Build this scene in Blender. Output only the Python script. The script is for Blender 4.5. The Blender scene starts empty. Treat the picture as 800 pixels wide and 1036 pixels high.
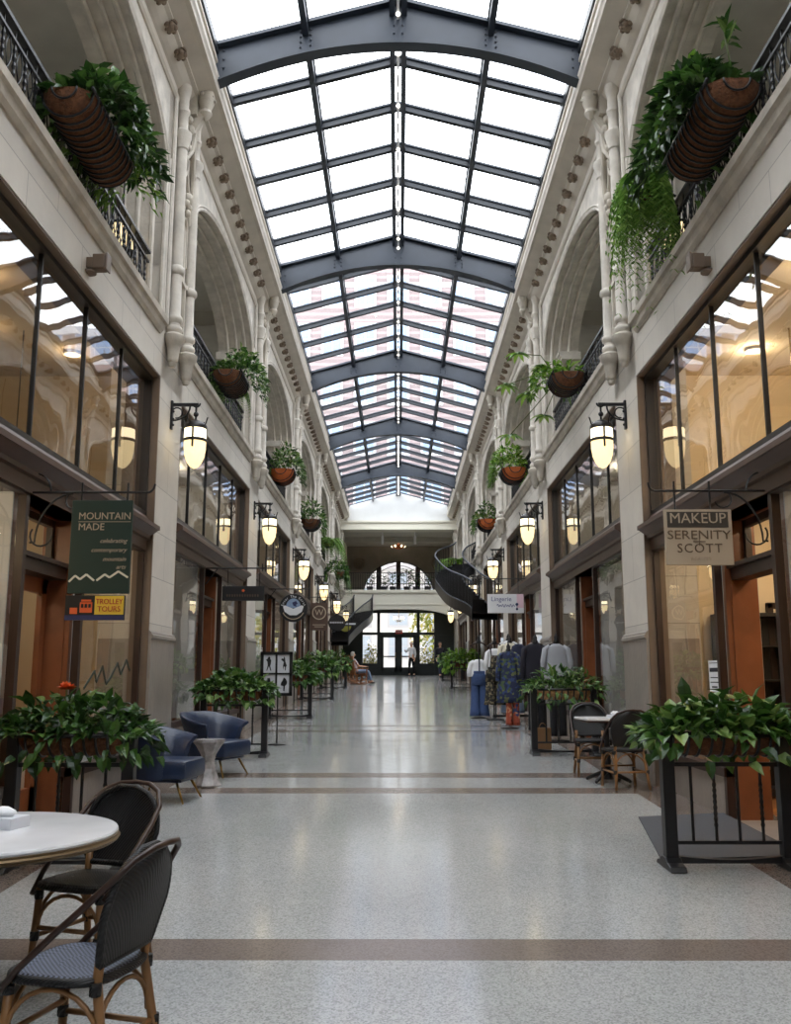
import bpy, bmesh, math, random
from mathutils import Vector, Matrix, Euler
R = random.Random(7)
PI = math.pi
COL = bpy.context.scene.collection
SC = bpy.context.scene

# ------------------------------------------------------------------ helpers
def lin(c):
    return tuple(((v/255.0)/12.92 if v/255.0 <= .04045 else ((v/255.0+.055)/1.055)**2.4) for v in c)

class MB:
    def __init__(s): s.v=[]; s.f=[]; s.m=[]; s.cm=0
    def add(s, vs, fs):
        b=len(s.v); s.v += [tuple(v) for v in vs]
        for f in fs: s.f.append(tuple(b+i for i in f)); s.m.append(s.cm)
    def box(s,x0,x1,y0,y1,z0,z1):
        s.add([(x0,y0,z0),(x1,y0,z0),(x1,y1,z0),(x0,y1,z0),(x0,y0,z1),(x1,y0,z1),(x1,y1,z1),(x0,y1,z1)],
              [(0,3,2,1),(4,5,6,7),(0,1,5,4),(1,2,6,5),(2,3,7,6),(3,0,4,7)])
    def obox(s, M, sx, sy, sz):
        vs=[M@Vector((a*sx/2,b*sy/2,c*sz/2)) for c in(-1,1) for a,b in((-1,-1),(1,-1),(1,1),(-1,1))]
        s.add(vs,[(0,3,2,1),(4,5,6,7),(0,1,5,4),(1,2,6,5),(2,3,7,6),(3,0,4,7)])
    def bar(s, p, q, w, h=None, up=(0,0,1)):
        p=Vector(p); q=Vector(q); d=q-p; L=d.length; d.normalize(); h=h or w
        u=Vector(up)
        if abs(d.dot(u))>.98: u=Vector((1,0,0))
        a=d.cross(u).normalized(); b=a.cross(d).normalized()
        M=Matrix((a,d,b)).transposed().to_4x4(); M.translation=(p+q)/2
        s.obox(M,w,L,h)
    def tube(s, pts, r, n=8, closed=False, caps=True):
        pts=[Vector(p) for p in pts]; N=len(pts)
        rr=r if isinstance(r,(list,tuple)) else [r]*N
        rings=[]; prev=None
        for i,p in enumerate(pts):
            if closed: t=(pts[(i+1)%N]-pts[i-1])
            else: t=pts[min(i+1,N-1)]-pts[max(i-1,0)]
            if t.length<1e-9: t=Vector((0,0,1))
            t.normalize()
            if prev is None:
                a=Vector((0,0,1)) if abs(t.z)<.9 else Vector((1,0,0))
                a=(a-t*a.dot(t)).normalized()
            else:
                a=prev-t*prev.dot(t)
                a=a.normalized() if a.length>1e-6 else t.orthogonal().normalized()
            prev=a; b=t.cross(a)
            rings.append([p+(a*math.cos(2*PI*k/n)+b*math.sin(2*PI*k/n))*rr[i] for k in range(n)])
        vs=[v for r_ in rings for v in r_]; fs=[]
        for i in range(N if closed else N-1):
            j=(i+1)%N
            for k in range(n):
                k2=(k+1)%n; fs.append((i*n+k,i*n+k2,j*n+k2,j*n+k))
        if caps and not closed:
            fs.append(tuple(range(n))[::-1]); fs.append(tuple((N-1)*n+k for k in range(n)))
        s.add(vs,fs)
    def lathe(s, prof, c=(0,0,0), n=20, a0=0, a1=2*PI, sx=1, sy=1, capb=True, capt=True):
        full=abs(a1-a0-2*PI)<1e-6; m=n if full else n+1
        vs=[]; fs=[]
        for r,z in prof:
            for k in range(m):
                a=a0+(a1-a0)*k/n; vs.append((c[0]+sx*r*math.cos(a),c[1]+sy*r*math.sin(a),c[2]+z))
        for i in range(len(prof)-1):
            for k in range(n):
                k2=(k+1)%m; fs.append((i*m+k,i*m+k2,(i+1)*m+k2,(i+1)*m+k))
        if full:
            if capb and prof[0][0]>1e-6: fs.append(tuple(range(m))[::-1])
            if capt and prof[-1][0]>1e-6: fs.append(tuple((len(prof)-1)*m+k for k in range(m)))
        s.add(vs,fs)
    def prism(s, poly, axis, a, b):
        n=len(poly)
        def P(u,w,t): return {'x':(t,u,w),'y':(u,t,w),'z':(u,w,t)}[axis]
        vs=[P(u,w,a) for u,w in poly]+[P(u,w,b) for u,w in poly]
        fs=[tuple(range(n))[::-1],tuple(range(n,2*n))]+[(i,(i+1)%n,n+(i+1)%n,n+i) for i in range(n)]
        s.add(vs,fs)
    def loft(s, rings, caps=True, closed=True):
        n=len(rings[0]); vs=[v for r in rings for v in r]; fs=[]
        for i in range(len(rings)-1):
            for k in range(n if closed else n-1):
                k2=(k+1)%n; fs.append((i*n+k,i*n+k2,(i+1)*n+k2,(i+1)*n+k))
        if caps and closed: fs.append(tuple(range(n))[::-1]); fs.append(tuple((len(rings)-1)*n+k for k in range(n)))
        s.add(vs,fs)
    def ball(s,c,r,n=10,sx=1,sy=1,sz=1):
        s.lathe([(r*math.sin(PI*i/n),-r*sz*math.cos(PI*i/n)) for i in range(n+1)],c,max(8,n+2),sx=sx,sy=sy)
    def quad(s,a,b,c,d): s.add([a,b,c,d],[(0,1,2,3)])
    def build(s, name, mat=None, parent=None, smooth=False, bevel=0, loc=None, sub=0):
        me=bpy.data.meshes.new(name); me.from_pydata(s.v,[],s.f); me.update()
        mats=mat if isinstance(mat,(list,tuple)) else [mat]
        for m in mats:
            if m: me.materials.append(m)
        if len(mats)>1: me.polygons.foreach_set('material_index',s.m)
        if smooth:
            me.polygons.foreach_set('use_smooth',[True]*len(me.polygons))
        o=bpy.data.objects.new(name,me); COL.objects.link(o)
        if parent: o.parent=parent
        if loc: o.location=loc
        if bevel:
            b=o.modifiers.new('bevel','BEVEL'); b.width=bevel; b.segments=2; b.limit_method='ANGLE'; b.angle_limit=.6
        if smooth=='auto' :
            es=o.modifiers.new('split','EDGE_SPLIT'); es.split_angle=math.radians(38)
        if sub:
            m_=o.modifiers.new('sub','SUBSURF'); m_.levels=sub; m_.render_levels=sub
        return o

def tag(o,label=None,cat=None,group=None,kind=None):
    if label: o['label']=label
    if cat: o['category']=cat
    if group: o['group']=group
    if kind: o['kind']=kind
    return o
def thing(name,label,cat,loc=(0,0,0),rz=0,group=None,kind=None):
    o=bpy.data.objects.new(name,None); COL.objects.link(o); o.location=loc; o.rotation_euler=(0,0,rz); o.empty_display_size=.1
    return tag(o,label,cat,group,kind)
def copy_tree(o,parent=None):
    c=o.copy(); COL.objects.link(c)
    if parent: c.parent=parent
    for ch in list(o.children): copy_tree(ch,c)
    return c
def dup(root,loc,rz=None,label=None,group=None,sx=None):
    c=copy_tree(root); c.location=loc
    if rz is not None: c.rotation_euler=(0,0,rz)
    if label: c['label']=label
    if group: c['group']=group
    if sx is not None: c.scale=(sx,1,1)
    return c
def place(me_obj,name,parent,loc,sx=1):
    o=me_obj.copy(); o.name=name; COL.objects.link(o); o.parent=parent; o.location=loc; o.scale=(sx,1,1); return o

# ------------------------------------------------------------------ materials
def nt(name):
    m=bpy.data.materials.new(name); m.use_nodes=True; t=m.node_tree; b=t.nodes['Principled BSDF']; return m,t,b
def pm(name,col,rough=.5,metal=0,noise=None,bump=None,spec=None,coat=0,space='Object'):
    """col sRGB 0-255; noise=(scale,amount)"""
    m,t,b=nt(name); c=lin(col)
    b.inputs['Base Color'].default_value=(*c,1); b.inputs['Roughness'].default_value=rough; b.inputs['Metallic'].default_value=metal
    if spec is not None: b.inputs['Specular IOR Level'].default_value=spec
    if coat: b.inputs['Coat Weight'].default_value=coat; b.inputs['Coat Roughness'].default_value=.08
    tc=t.nodes.new('ShaderNodeTexCoord')
    if noise:
        n=t.nodes.new('ShaderNodeTexNoise'); n.inputs['Scale'].default_value=noise[0]; n.inputs['Detail'].default_value=5
        t.links.new(tc.outputs[space],n.inputs['Vector'])
        r=t.nodes.new('ShaderNodeValToRGB'); a=noise[1]
        r.color_ramp.elements[0].position=.3; r.color_ramp.elements[1].position=.7
        r.color_ramp.elements[0].color=(*[v*(1-a) for v in c],1); r.color_ramp.elements[1].color=(*[min(1,v*(1+a)) for v in c],1)
        t.links.new(n.outputs['Fac'],r.inputs['Fac']); t.links.new(r.outputs['Color'],b.inputs['Base Color'])
    if bump:
        n2=t.nodes.new('ShaderNodeTexNoise'); n2.inputs['Scale'].default_value=bump[0]; n2.inputs['Detail'].default_value=4
        t.links.new(tc.outputs[space],n2.inputs['Vector'])
        bp=t.nodes.new('ShaderNodeBump'); bp.inputs['Strength'].default_value=bump[1]; bp.inputs['Distance'].default_value=.02
        t.links.new(n2.outputs['Fac'],bp.inputs['Height']); t.links.new(bp.outputs['Normal'],b.inputs['Normal'])
    return m
def emis(name,col,strength,mix=None):
    m,t,b=nt(name); c=lin(col); b.inputs['Base Color'].default_value=(*c,1)
    b.inputs['Emission Color'].default_value=(*c,1); b.inputs['Emission Strength'].default_value=strength; return m
def glass(name,tint=(.93,.95,.95),ior=1.5,wave=0.0,rough=0.0):
    m=bpy.data.materials.new(name); m.use_nodes=True; t=m.node_tree; t.nodes.clear()
    o=t.nodes.new('ShaderNodeOutputMaterial'); mx=t.nodes.new('ShaderNodeMixShader'); tr=t.nodes.new('ShaderNodeBsdfTransparent')
    gl=t.nodes.new('ShaderNodeBsdfGlossy'); fr=t.nodes.new('ShaderNodeFresnel')
    tr.inputs['Color'].default_value=(*tint,1); gl.inputs['Roughness'].default_value=rough; gl.inputs['Color'].default_value=(1,1,1,1)
    ge=t.nodes.new('ShaderNodeNewGeometry'); mr=t.nodes.new('ShaderNodeMapRange')   # same reflectance from both faces of a pane
    mr.inputs[3].default_value=ior; mr.inputs[4].default_value=1/ior
    t.links.new(ge.outputs['Backfacing'],mr.inputs[0]); t.links.new(mr.outputs[0],fr.inputs['IOR'])
    t.links.new(fr.outputs[0],mx.inputs[0]); t.links.new(tr.outputs[0],mx.inputs[1]); t.links.new(gl.outputs[0],mx.inputs[2]); t.links.new(mx.outputs[0],o.inputs['Surface'])
    if wave:
        tc=t.nodes.new('ShaderNodeTexCoord'); n=t.nodes.new('ShaderNodeTexNoise'); n.inputs['Scale'].default_value=1.6; n.inputs['Detail'].default_value=1
        bp=t.nodes.new('ShaderNodeBump'); bp.inputs['Strength'].default_value=wave; bp.inputs['Distance'].default_value=.1
        t.links.new(tc.outputs['Object'],n.inputs['Vector']); t.links.new(n.outputs['Fac'],bp.inputs['Height']); t.links.new(bp.outputs['Normal'],gl.inputs['Normal'])
    return m
def stone(name,col,bw,bh,mortar=.006,amt=.12,rough=.75,var=.06):
    m,t,b=nt(name); c=lin(col)
    tc=t.nodes.new('ShaderNodeTexCoord'); sp=t.nodes.new('ShaderNodeSeparateXYZ'); cb=t.nodes.new('ShaderNodeCombineXYZ')
    t.links.new(tc.outputs['Object'],sp.inputs[0]); t.links.new(sp.outputs['Y'],cb.inputs['X']); t.links.new(sp.outputs['Z'],cb.inputs['Y'])
    br=t.nodes.new('ShaderNodeTexBrick'); br.inputs['Scale'].default_value=1; br.inputs['Brick Width'].default_value=bw; br.inputs['Row Height'].default_value=bh
    br.inputs['Mortar Size'].default_value=mortar; br.inputs['Mortar Smooth'].default_value=.3; br.inputs['Bias'].default_value=0
    br.inputs['Color1'].default_value=(*[v*(1-var) for v in c],1); br.inputs['Color2'].default_value=(*[min(1,v*(1+var)) for v in c],1)
    br.inputs['Mortar'].default_value=(*[v*.62 for v in c],1)
    t.links.new(cb.outputs[0],br.inputs['Vector'])
    n=t.nodes.new('ShaderNodeTexNoise'); n.inputs['Scale'].default_value=2.2; n.inputs['Detail'].default_value=8; n.inputs['Roughness'].default_value=.65
    t.links.new(tc.outputs['Object'],n.inputs['Vector'])
    r=t.nodes.new('ShaderNodeValToRGB'); r.color_ramp.elements[0].position=.3; r.color_ramp.elements[1].position=.7
    r.color_ramp.elements[0].color=(1-amt,1-amt,1-amt*.95,1); r.color_ramp.elements[1].color=(1,1,1,1)
    t.links.new(n.outputs['Fac'],r.inputs['Fac'])
    mx=t.nodes.new('ShaderNodeMix'); mx.data_type='RGBA'; mx.blend_type='MULTIPLY'; mx.inputs['Factor'].default_value=1
    t.links.new(br.outputs['Color'],mx.inputs[6]); t.links.new(r.outputs['Color'],mx.inputs[7]); t.links.new(mx.outputs[2],b.inputs['Base Color'])
    bp=t.nodes.new('ShaderNodeBump'); bp.inputs['Strength'].default_value=.25; bp.inputs['Distance'].default_value=.01
    n2=t.nodes.new('ShaderNodeTexNoise'); n2.inputs['Scale'].default_value=14; n2.inputs['Detail'].default_value=6
    t.links.new(tc.outputs['Object'],n2.inputs['Vector']); t.links.new(n2.outputs['Fac'],bp.inputs['Height']); t.links.new(bp.outputs['Normal'],b.inputs['Normal'])
    b.inputs['Roughness'].default_value=rough; return m
def terrazzo(name,col,spk,rough):
    m,t,b=nt(name); c=lin(col)
    tc=t.nodes.new('ShaderNodeTexCoord')
    v=t.nodes.new('ShaderNodeTexVoronoi'); v.inputs['Scale'].default_value=110; t.links.new(tc.outputs['Object'],v.inputs['Vector'])
    bw=t.nodes.new('ShaderNodeRGBToBW'); t.links.new(v.outputs['Color'],bw.inputs[0])
    r=t.nodes.new('ShaderNodeValToRGB'); e=r.color_ramp.elements
    e[0].position=.2; e[0].color=(*[x*(1-spk*1.5) for x in c],1); e[1].position=.45; e[1].color=(*c,1)
    q=e.new(.8); q.color=(*[min(1,x*(1+spk)) for x in c],1)
    t.links.new(bw.outputs[0],r.inputs['Fac'])
    n=t.nodes.new('ShaderNodeTexNoise'); n.inputs['Scale'].default_value=.9; n.inputs['Detail'].default_value=6; t.links.new(tc.outputs['Object'],n.inputs['Vector'])
    r2=t.nodes.new('ShaderNodeValToRGB'); r2.color_ramp.elements[0].position=.3; r2.color_ramp.elements[1].position=.7
    r2.color_ramp.elements[0].color=(.86,.87,.87,1); r2.color_ramp.elements[1].color=(1,1,.99,1); t.links.new(n.outputs['Fac'],r2.inputs['Fac'])
    mx=t.nodes.new('ShaderNodeMix'); mx.data_type='RGBA'; mx.blend_type='MULTIPLY'; mx.inputs['Factor'].default_value=1
    t.links.new(r.outputs['Color'],mx.inputs[6]); t.links.new(r2.outputs['Color'],mx.inputs[7]); t.links.new(mx.outputs[2],b.inputs['Base Color'])
    mr=t.nodes.new('ShaderNodeMapRange'); mr.inputs[3].default_value=rough*.7; mr.inputs[4].default_value=rough*1.4; t.links.new(n.outputs['Fac'],mr.inputs[0]); t.links.new(mr.outputs[0],b.inputs['Roughness'])
    b.inputs['Specular IOR Level'].default_value=.6
    return m
def weave(name,c1,c2,scale,rough=.5):
    m,t,b=nt(name); tc=t.nodes.new('ShaderNodeTexCoord')
    ck=t.nodes.new('ShaderNodeTexChecker'); ck.inputs['Scale'].default_value=scale; ck.inputs['Color1'].default_value=(*lin(c1),1); ck.inputs['Color2'].default_value=(*lin(c2),1)
    t.links.new(tc.outputs['Object'],ck.inputs['Vector']); t.links.new(ck.outputs['Color'],b.inputs['Base Color'])
    w=t.nodes.new('ShaderNodeTexWave'); w.inputs['Scale'].default_value=scale*.32; w.wave_type='BANDS'; w.bands_direction='DIAGONAL'; t.links.new(tc.outputs['Object'],w.inputs['Vector'])
    bp=t.nodes.new('ShaderNodeBump'); bp.inputs['Strength'].default_value=.6; bp.inputs['Distance'].default_value=.004
    t.links.new(w.outputs['Fac'],bp.inputs['Height']); t.links.new(bp.outputs['Normal'],b.inputs['Normal']); b.inputs['Roughness'].default_value=rough; return m
def leafm(name,cols,rough=.35,trans=.25):
    """leaf colour varies leaf by leaf"""
    m,t,b=nt(name)
    g=t.nodes.new('ShaderNodeNewGeometry'); r=t.nodes.new('ShaderNodeValToRGB'); e=r.color_ramp.elements
    e[0].color=(*lin(cols[0]),1); e[1].color=(*lin(cols[-1]),1)
    for i,c in enumerate(cols[1:-1]):
        q=e.new((i+1)/(len(cols)-1)); q.color=(*lin(c),1)
    t.links.new(g.outputs['Random Per Island'],r.inputs['Fac']); t.links.new(r.outputs['Color'],b.inputs['Base Color'])
    b.inputs['Roughness'].default_value=rough
    o=t.nodes['Material Output']; tl=t.nodes.new('ShaderNodeBsdfTranslucent'); mx=t.nodes.new('ShaderNodeMixShader'); mx.inputs[0].default_value=trans
    t.links.new(r.outputs['Color'],tl.inputs['Color']); t.links.new(b.outputs[0],mx.inputs[1]); t.links.new(tl.outputs[0],mx.inputs[2]); t.links.new(mx.outputs[0],o.inputs['Surface'])
    return m
def floral(name,base,spots,scale=18):
    m,t,b=nt(name); tc=t.nodes.new('ShaderNodeTexCoord'); v=t.nodes.new('ShaderNodeTexVoronoi'); v.inputs['Scale'].default_value=scale
    t.links.new(tc.outputs['Object'],v.inputs['Vector']); bw=t.nodes.new('ShaderNodeRGBToBW'); t.links.new(v.outputs['Color'],bw.inputs[0])
    r=t.nodes.new('ShaderNodeValToRGB'); r.color_ramp.interpolation='CONSTANT'; e=r.color_ramp.elements
    e[0].color=(*lin(base),1); e[1].position=.58; e[1].color=(*lin(spots[0]),1)
    for i,c in enumerate(spots[1:]):
        q=e.new(.66+.08*i); q.color=(*lin(c),1)
    t.links.new(bw.outputs[0],r.inputs['Fac']); t.links.new(r.outputs['Color'],b.inputs['Base Color']); b.inputs['Roughness'].default_value=.8; return m

M={}
M['lime']=stone('limestone_blocks',(204,197,186),1.3,.56)
M['lime2']=pm('carved_limestone',(201,194,183),.75,noise=(5,.16),bump=(22,.25))
M['limed']=pm('carved_limestone_grey',(187,179,166),.8,noise=(4,.2),bump=(22,.3))
M['granite']=stone('polished_marble_plinth',(158,149,140),.62,2.4,mortar=.004,amt=.3,rough=.28,var=.1)
M['floor']=terrazzo('terrazzo_light',(173,174,174),.18,.12)
M['stripe']=terrazzo('terrazzo_brown',(122,110,103),.14,.2)
M['steel']=pm('blue_grey_steel',(50,57,68),.45,noise=(3,.12))
M['steeld']=pm('dark_glazing_bar',(36,41,49),.45)
M['plaster']=pm('grey_plaster',(196,192,182),.9,noise=(2,.08))
M['rosette']=pm('shaded_brown_stone',(132,116,100),.85,noise=(8,.2))  # darker brown puts the cove's shade on the rosettes into the colour
M['plasterw']=pm('white_plaster',(200,201,201),.85,noise=(2,.04))
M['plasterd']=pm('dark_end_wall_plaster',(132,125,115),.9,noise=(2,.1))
M['corn']=pm('cornice_stone',(203,195,183),.7,noise=(3,.08))
M['curb']=pm('cream_painted_curb',(224,220,205),.6)
M['iron']=pm('black_iron',(22,22,25),.4,noise=(12,.2))
M['irong']=pm('dark_green_black_paint',(20,30,28),.4)
M['bronze']=pm('dark_bronze_frame',(32,26,24),.4)
M['tanframe']=pm('tan_painted_frame',(112,94,78),.5,noise=(6,.1))
M['cornice']=pm('brown_painted_cornice',(82,61,50),.45,noise=(5,.12))
M['wood']=pm('orange_brown_wood',(132,78,48),.35,noise=(3,.22))
M['woodd']=pm('dark_brown_wood',(48,29,21),.4,noise=(4,.2))
M['glass']=glass('shop_glass',(.93,.94,.93),1.8,.012)
M['glassu']=glass('old_wavy_glass',(.88,.89,.88),2.0,.022)
M['sky']=glass('skylight_glass',(.92,.94,.96),1.45)
def hazy(m,amt,col):
    '''mixes a little pale translucency into the glass, paling the view behind it'''
    t=m.node_tree; o=[n for n in t.nodes if n.type=='OUTPUT_MATERIAL'][0]; src=o.inputs['Surface'].links[0].from_socket
    tl=t.nodes.new('ShaderNodeBsdfTranslucent'); tl.inputs['Color'].default_value=(*col,1); mx=t.nodes.new('ShaderNodeMixShader'); mx.inputs[0].default_value=amt
    t.links.new(src,mx.inputs[1]); t.links.new(tl.outputs[0],mx.inputs[2]); t.links.new(mx.outputs[0],o.inputs['Surface'])
hazy(M['sky'],.045,(.85,.86,.9))
M['lamp']=emis('glowing_amber_glass',(255,230,176),1.25)
M['lampt']=emis('glowing_amber_glass_bright',(255,238,196),3.0)
M['warm']=emis('warm_bulb',(255,214,150),14)
M['white_l']=emis('white_light',(255,248,235),2.0)
M['leaf']=leafm('dark_glossy_leaves',[(24,44,18),(38,68,26),(52,88,34),(88,122,56)])
M['leafb']=leafm('bright_leaves',[(52,88,28),(86,130,40),(120,160,56),(150,182,80)])
M['leafm']=leafm('mid_green_leaves',[(34,62,26),(56,92,38),(84,122,52),(140,164,96)])
M['fern']=leafm('fern_fronds',[(74,108,44),(108,146,62),(146,178,90)],.6)
M['stem']=pm('plant_stem',(84,92,48),.7)
M['coco']=pm('coconut_fibre_liner',(98,62,38),.95,noise=(30,.35),bump=(60,.8))
M['cocol']=pm('pale_wicker_liner',(164,124,84),.95,noise=(30,.3),bump=(60,.8))
M['terra']=pm('orange_terracotta',(190,98,48),.8,noise=(8,.15))
M['rattan']=pm('bamboo_cane',(138,99,60),.42,noise=(9,.22))
M['wblack']=weave('black_woven_cane',(19,19,22),(8,8,9),120)
M['wblue']=weave('blue_grey_woven_cane',(96,104,124),(30,32,40),95)
M['marble']=pm('white_marble_top',(222,222,224),.2,noise=(3,.08))
M['edge']=pm('dull_bronze_edge',(112,92,64),.45,.6)
M['brass']=pm('brass_edge',(150,122,72),.35,1)
M['blue']=pm('navy_blue_leather',(28,42,68),.33,noise=(9,.12),bump=(40,.12))
M['vmarble']=pm('veined_grey_marble',(150,146,146),.25,noise=(9,.5))
M['mat']=pm('dark_grey_ramp',(58,60,66),.65,noise=(30,.1))
M['dgreen']=pm('dark_green_sign_paint',(18,42,34),.45)
M['black']=pm('black_sign_paint',(16,15,17),.45)
M['cream']=pm('cream_lettering',(216,208,188),.6)
M['tanl']=pm('tan_lettering',(168,150,128),.6)
M['taupe']=pm('taupe_sign_paint',(176,160,138),.55)
M['taupd']=pm('dark_taupe_sign_panel',(62,54,46),.55)
M['taupl']=pm('brown_lettering',(96,78,58),.6)
M['yellow']=pm('yellow_sign_paint',(222,186,58),.5)
M['red']=pm('red_lettering',(178,40,34),.5)
M['orange']=pm('orange_paint',(214,92,40),.5)
M['navy']=pm('navy_strip',(40,44,86),.5)
M['white']=pm('white_paint',(228,228,230),.6)
M['paper']=pm('white_paper',(232,233,236),.8)
M['pwhite']=pm('white_card',(206,208,214),.6)
M['inkblue']=pm('blue_lettering',(92,96,140),.6)
M['pink']=pm('pale_pink_paint',(228,196,206),.6)
M['gcream']=pm('cream_shop_wall',(226,208,176),.8,noise=(1.5,.06))
M['gbeige']=pm('beige_shop_wall',(176,160,134),.85)
M['ggrey']=pm('grey_shop_wall',(192,188,180),.9)
M['gdark']=pm('dim_shop_wall',(172,164,152),.9)
M['sfloor']=pm('shop_wood_floor',(150,100,60),.4,noise=(6,.2))
M['skin']=pm('skin',(205,160,132),.6)
M['hair']=pm('grey_brown_hair',(96,84,74),.8)
M['hairg']=pm('pale_grey_hair',(190,186,178),.8)
M['shirtw']=pm('white_shirt_cloth',(226,226,228),.9)
M['shirtp']=floral('pale_checked_shirt',(206,196,204),[(170,60,60),(230,226,230),(90,60,60)],24)
M['pantsb']=pm('black_trouser_cloth',(24,24,28),.9)
M['jean']=pm('blue_denim',(62,82,124),.9,noise=(40,.18))
M['jeanl']=pm('pale_denim',(136,156,186),.9,noise=(40,.15))
M['floralb']=floral('black_floral_cloth',(34,34,32),[(96,92,70),(70,58,50),(128,116,92)],26)
M['floralbl']=floral('blue_green_floral_cloth',(40,48,78),[(74,92,64),(104,110,70),(56,72,120)],20)
M['orangef']=floral('orange_print_cloth',(176,84,60),[(120,44,40),(60,70,110),(206,150,110)],18)
M['dark_cloth']=pm('charcoal_cloth',(34,32,42),.9)
M['cream_cloth']=pm('cream_cloth',(214,206,186),.9)
M['grey_cloth']=pm('silver_grey_cloth',(166,168,174),.85)
M['navy_cloth']=pm('navy_cloth',(40,44,66),.9)
M['carton']=pm('brown_paper_bag',(150,112,78),.8)
M['wrock']=pm('rocking_chair_wood',(138,86,48),.5,noise=(5,.2))
M['brick']=stone('brick_upper_storeys',(142,120,118),.5,.2,mortar=.02,amt=.1,var=.1)
M['lstone']=pm('pale_window_surround',(182,180,182),.8)
M['greywin']=pm('pale_grey_window',(168,178,188),.2)
M['bluewin']=pm('blue_reflecting_window',(110,134,166),.2)
M['pave']=pm('concrete_pavement',(190,188,182),.9)
M['outwall']=pm('pale_street_building',(206,204,200),.9,noise=(.6,.06))
M['yellowf']=leafm('yellow_green_bush',[(96,112,44),(150,150,60),(196,176,80)],.6)
M['conduit']=pm('white_conduit',(215,215,215),.5)

# ------------------------------------------------------------------ the place: sizes
SL=0.0332; W=2.96
def fz(y): return SL*y
def P(k): return 11.67+7.05*(k-1)         # pier centres
K0,K1=-1,6                                # first and last pier
YB=-9.6; YG=46.7; YD=50.0; YE=53.2        # back wall, gable, entrance wall, upper end wall
ORD={0:'zeroth',1:'first',2:'second',3:'third',4:'fourth',5:'fifth',6:'sixth',-1:'rear',-2:'hindmost'}
SIDE={-1:'on the green sign side',1:'on the makeup sign side'}

# ------------------------------------------------------------------ floor
mb=MB()
stripes=[(-2.0,-1.6),(-.9,-.5),(3.75,4.1),(5.14,5.49),(10.58,10.98),(11.8,12.22),(17.8,18.15),(18.95,19.3),(24.8,25.15),(26.0,26.35),(31.9,32.25),(33.1,33.45),(38.9,39.3),(40.2,40.6),(45.9,46.3)]
ys=sorted(set([YB,YD+6]+[v for s in stripes for v in s])); xs=[-3.6,-2.62,2.62,3.6]
for a,b in zip(ys[:-1],ys[1:]):
    st=any(abs(a-s[0])<1e-6 for s in stripes)
    for c,d in zip(xs[:-1],xs[1:]):
        mb.cm=1 if (st or abs(c)>3 or abs(d)>3) else 0
        mb.quad((c,a,fz(a)),(d,a,fz(a)),(d,b,fz(b)),(c,b,fz(b)))
tag(mb.build('floor',[M['floor'],M['stripe']]),'polished pale terrazzo floor with brown cross bands','floor',kind='structure')

# ------------------------------------------------------------------ side walls
SPR,CROWN,HW=7.9,1.05,2.80
def archz(y,hw):
    return SPR+CROWN*(hw/2.8)*math.sqrt(max(0,1-(y/hw)**2))
def arch_pts(hw,n=28):
    return [(-hw*math.cos(PI*i/n),SPR+CROWN*(hw/2.8)*math.sin(PI*i/n)) for i in range(n+1)]
rings=[(2.80,W,W+.13),(2.70,W+.13,W+.28),(2.58,W+.28,W+.42),(2.46,W+.42,W+.62)]
Z0,ZT=5.98,9.25
HB=3.525
def arch_mesh():
    m=MB(); hw0=rings[0][0]
    # front face above and beside the arch
    pts=[(-hw0,Z0)]+arch_pts(hw0)+[(hw0,Z0)]
    out=[(-HB,Z0)]+[(max(-HB,min(HB,p[0]*HB/hw0)),ZT) for p in arch_pts(hw0)]+[(HB,Z0)]
    for i in range(len(pts)-1):
        m.quad((W,*pts[i]),(W,*out[i]),(W,*out[i+1]),(W,*pts[i+1]))
    prev=pts
    for i,(hw,x0,x1) in enumerate(rings):
        c=[(-hw,Z0)]+arch_pts(hw)+[(hw,Z0)]
        for j in range(len(c)-1):
            if i: m.quad((x0,*prev[j]),(x0,*c[j]),(x0,*c[j+1]),(x0,*prev[j+1]))
            m.quad((x0,*c[j]),(x1,*c[j]),(x1,*c[j+1]),(x0,*c[j+1]))
        prev=c
    xb=rings[-1][2]
    for i in range(len(prev)-1):
        m.quad((xb,*prev[i]),(xb,*out[i]),(xb,*out[i+1]),(xb,*prev[i+1]))
    return m.build('arcade_arch',M['lime2'])
def arch_mold():
    m=MB()
    for hw,x,r in ((2.80,W+.0,.03),(2.70,W+.13,.035),(2.58,W+.28,.03),(2.88,W-.015,.022),(2.46,W+.44,.03)):
        c=[(-hw,Z0)]+arch_pts(hw)+[(hw,Z0)] if hw<2.85 else arch_pts(hw)
        m.tube([(x,a,b) for a,b in c],r,6)
    # impost capitals on the inner jambs at the springing
    for s in (-1,1):
        for dz,g in ((0,.0),(.05,.03),(.10,.06)):
            m.box(W+.26-g,W+.64,s*2.46-(.13 if s<0 else 0)*0-.14 if s>0 else -2.60,s*2.46+.14 if s>0 else -2.46+g+.02,SPR-.12+dz,SPR-.07+dz)
    return m.build('arch_moulding',M['lime2'],smooth=False)
A0=arch_mesh(); A1=arch_mold()
def pier_mesh():
    m=MB()
    m.box(W,W+.62,-.56,.56,-1.2,5.84)                       # ground storey pier, runs under the floor
    m.box(W+.0,W+.62,-.725,.725,5.84,ZT)
    return m.build('pier',M['lime'])
def plinth_mesh(): 
    m=MB(); m.box(W-.03,W+.6,-.575,.575,-1.2,1.67); m.prism([(W-.03,1.67),(W-.05,1.68),(W-.05,1.715),(W-.03,1.73),(W-.03,1.745),(W,1.77),(W+.1,1.77),(W+.1,1.67)],'y',-.58,.58)
    return m.build('plinth',M['granite'])
def spandrel_mesh():
    m=MB(); m.box(W,W+.5,-HB,HB,5.30,5.84); 
    return m.build('spandrel',M['lime'])
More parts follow.
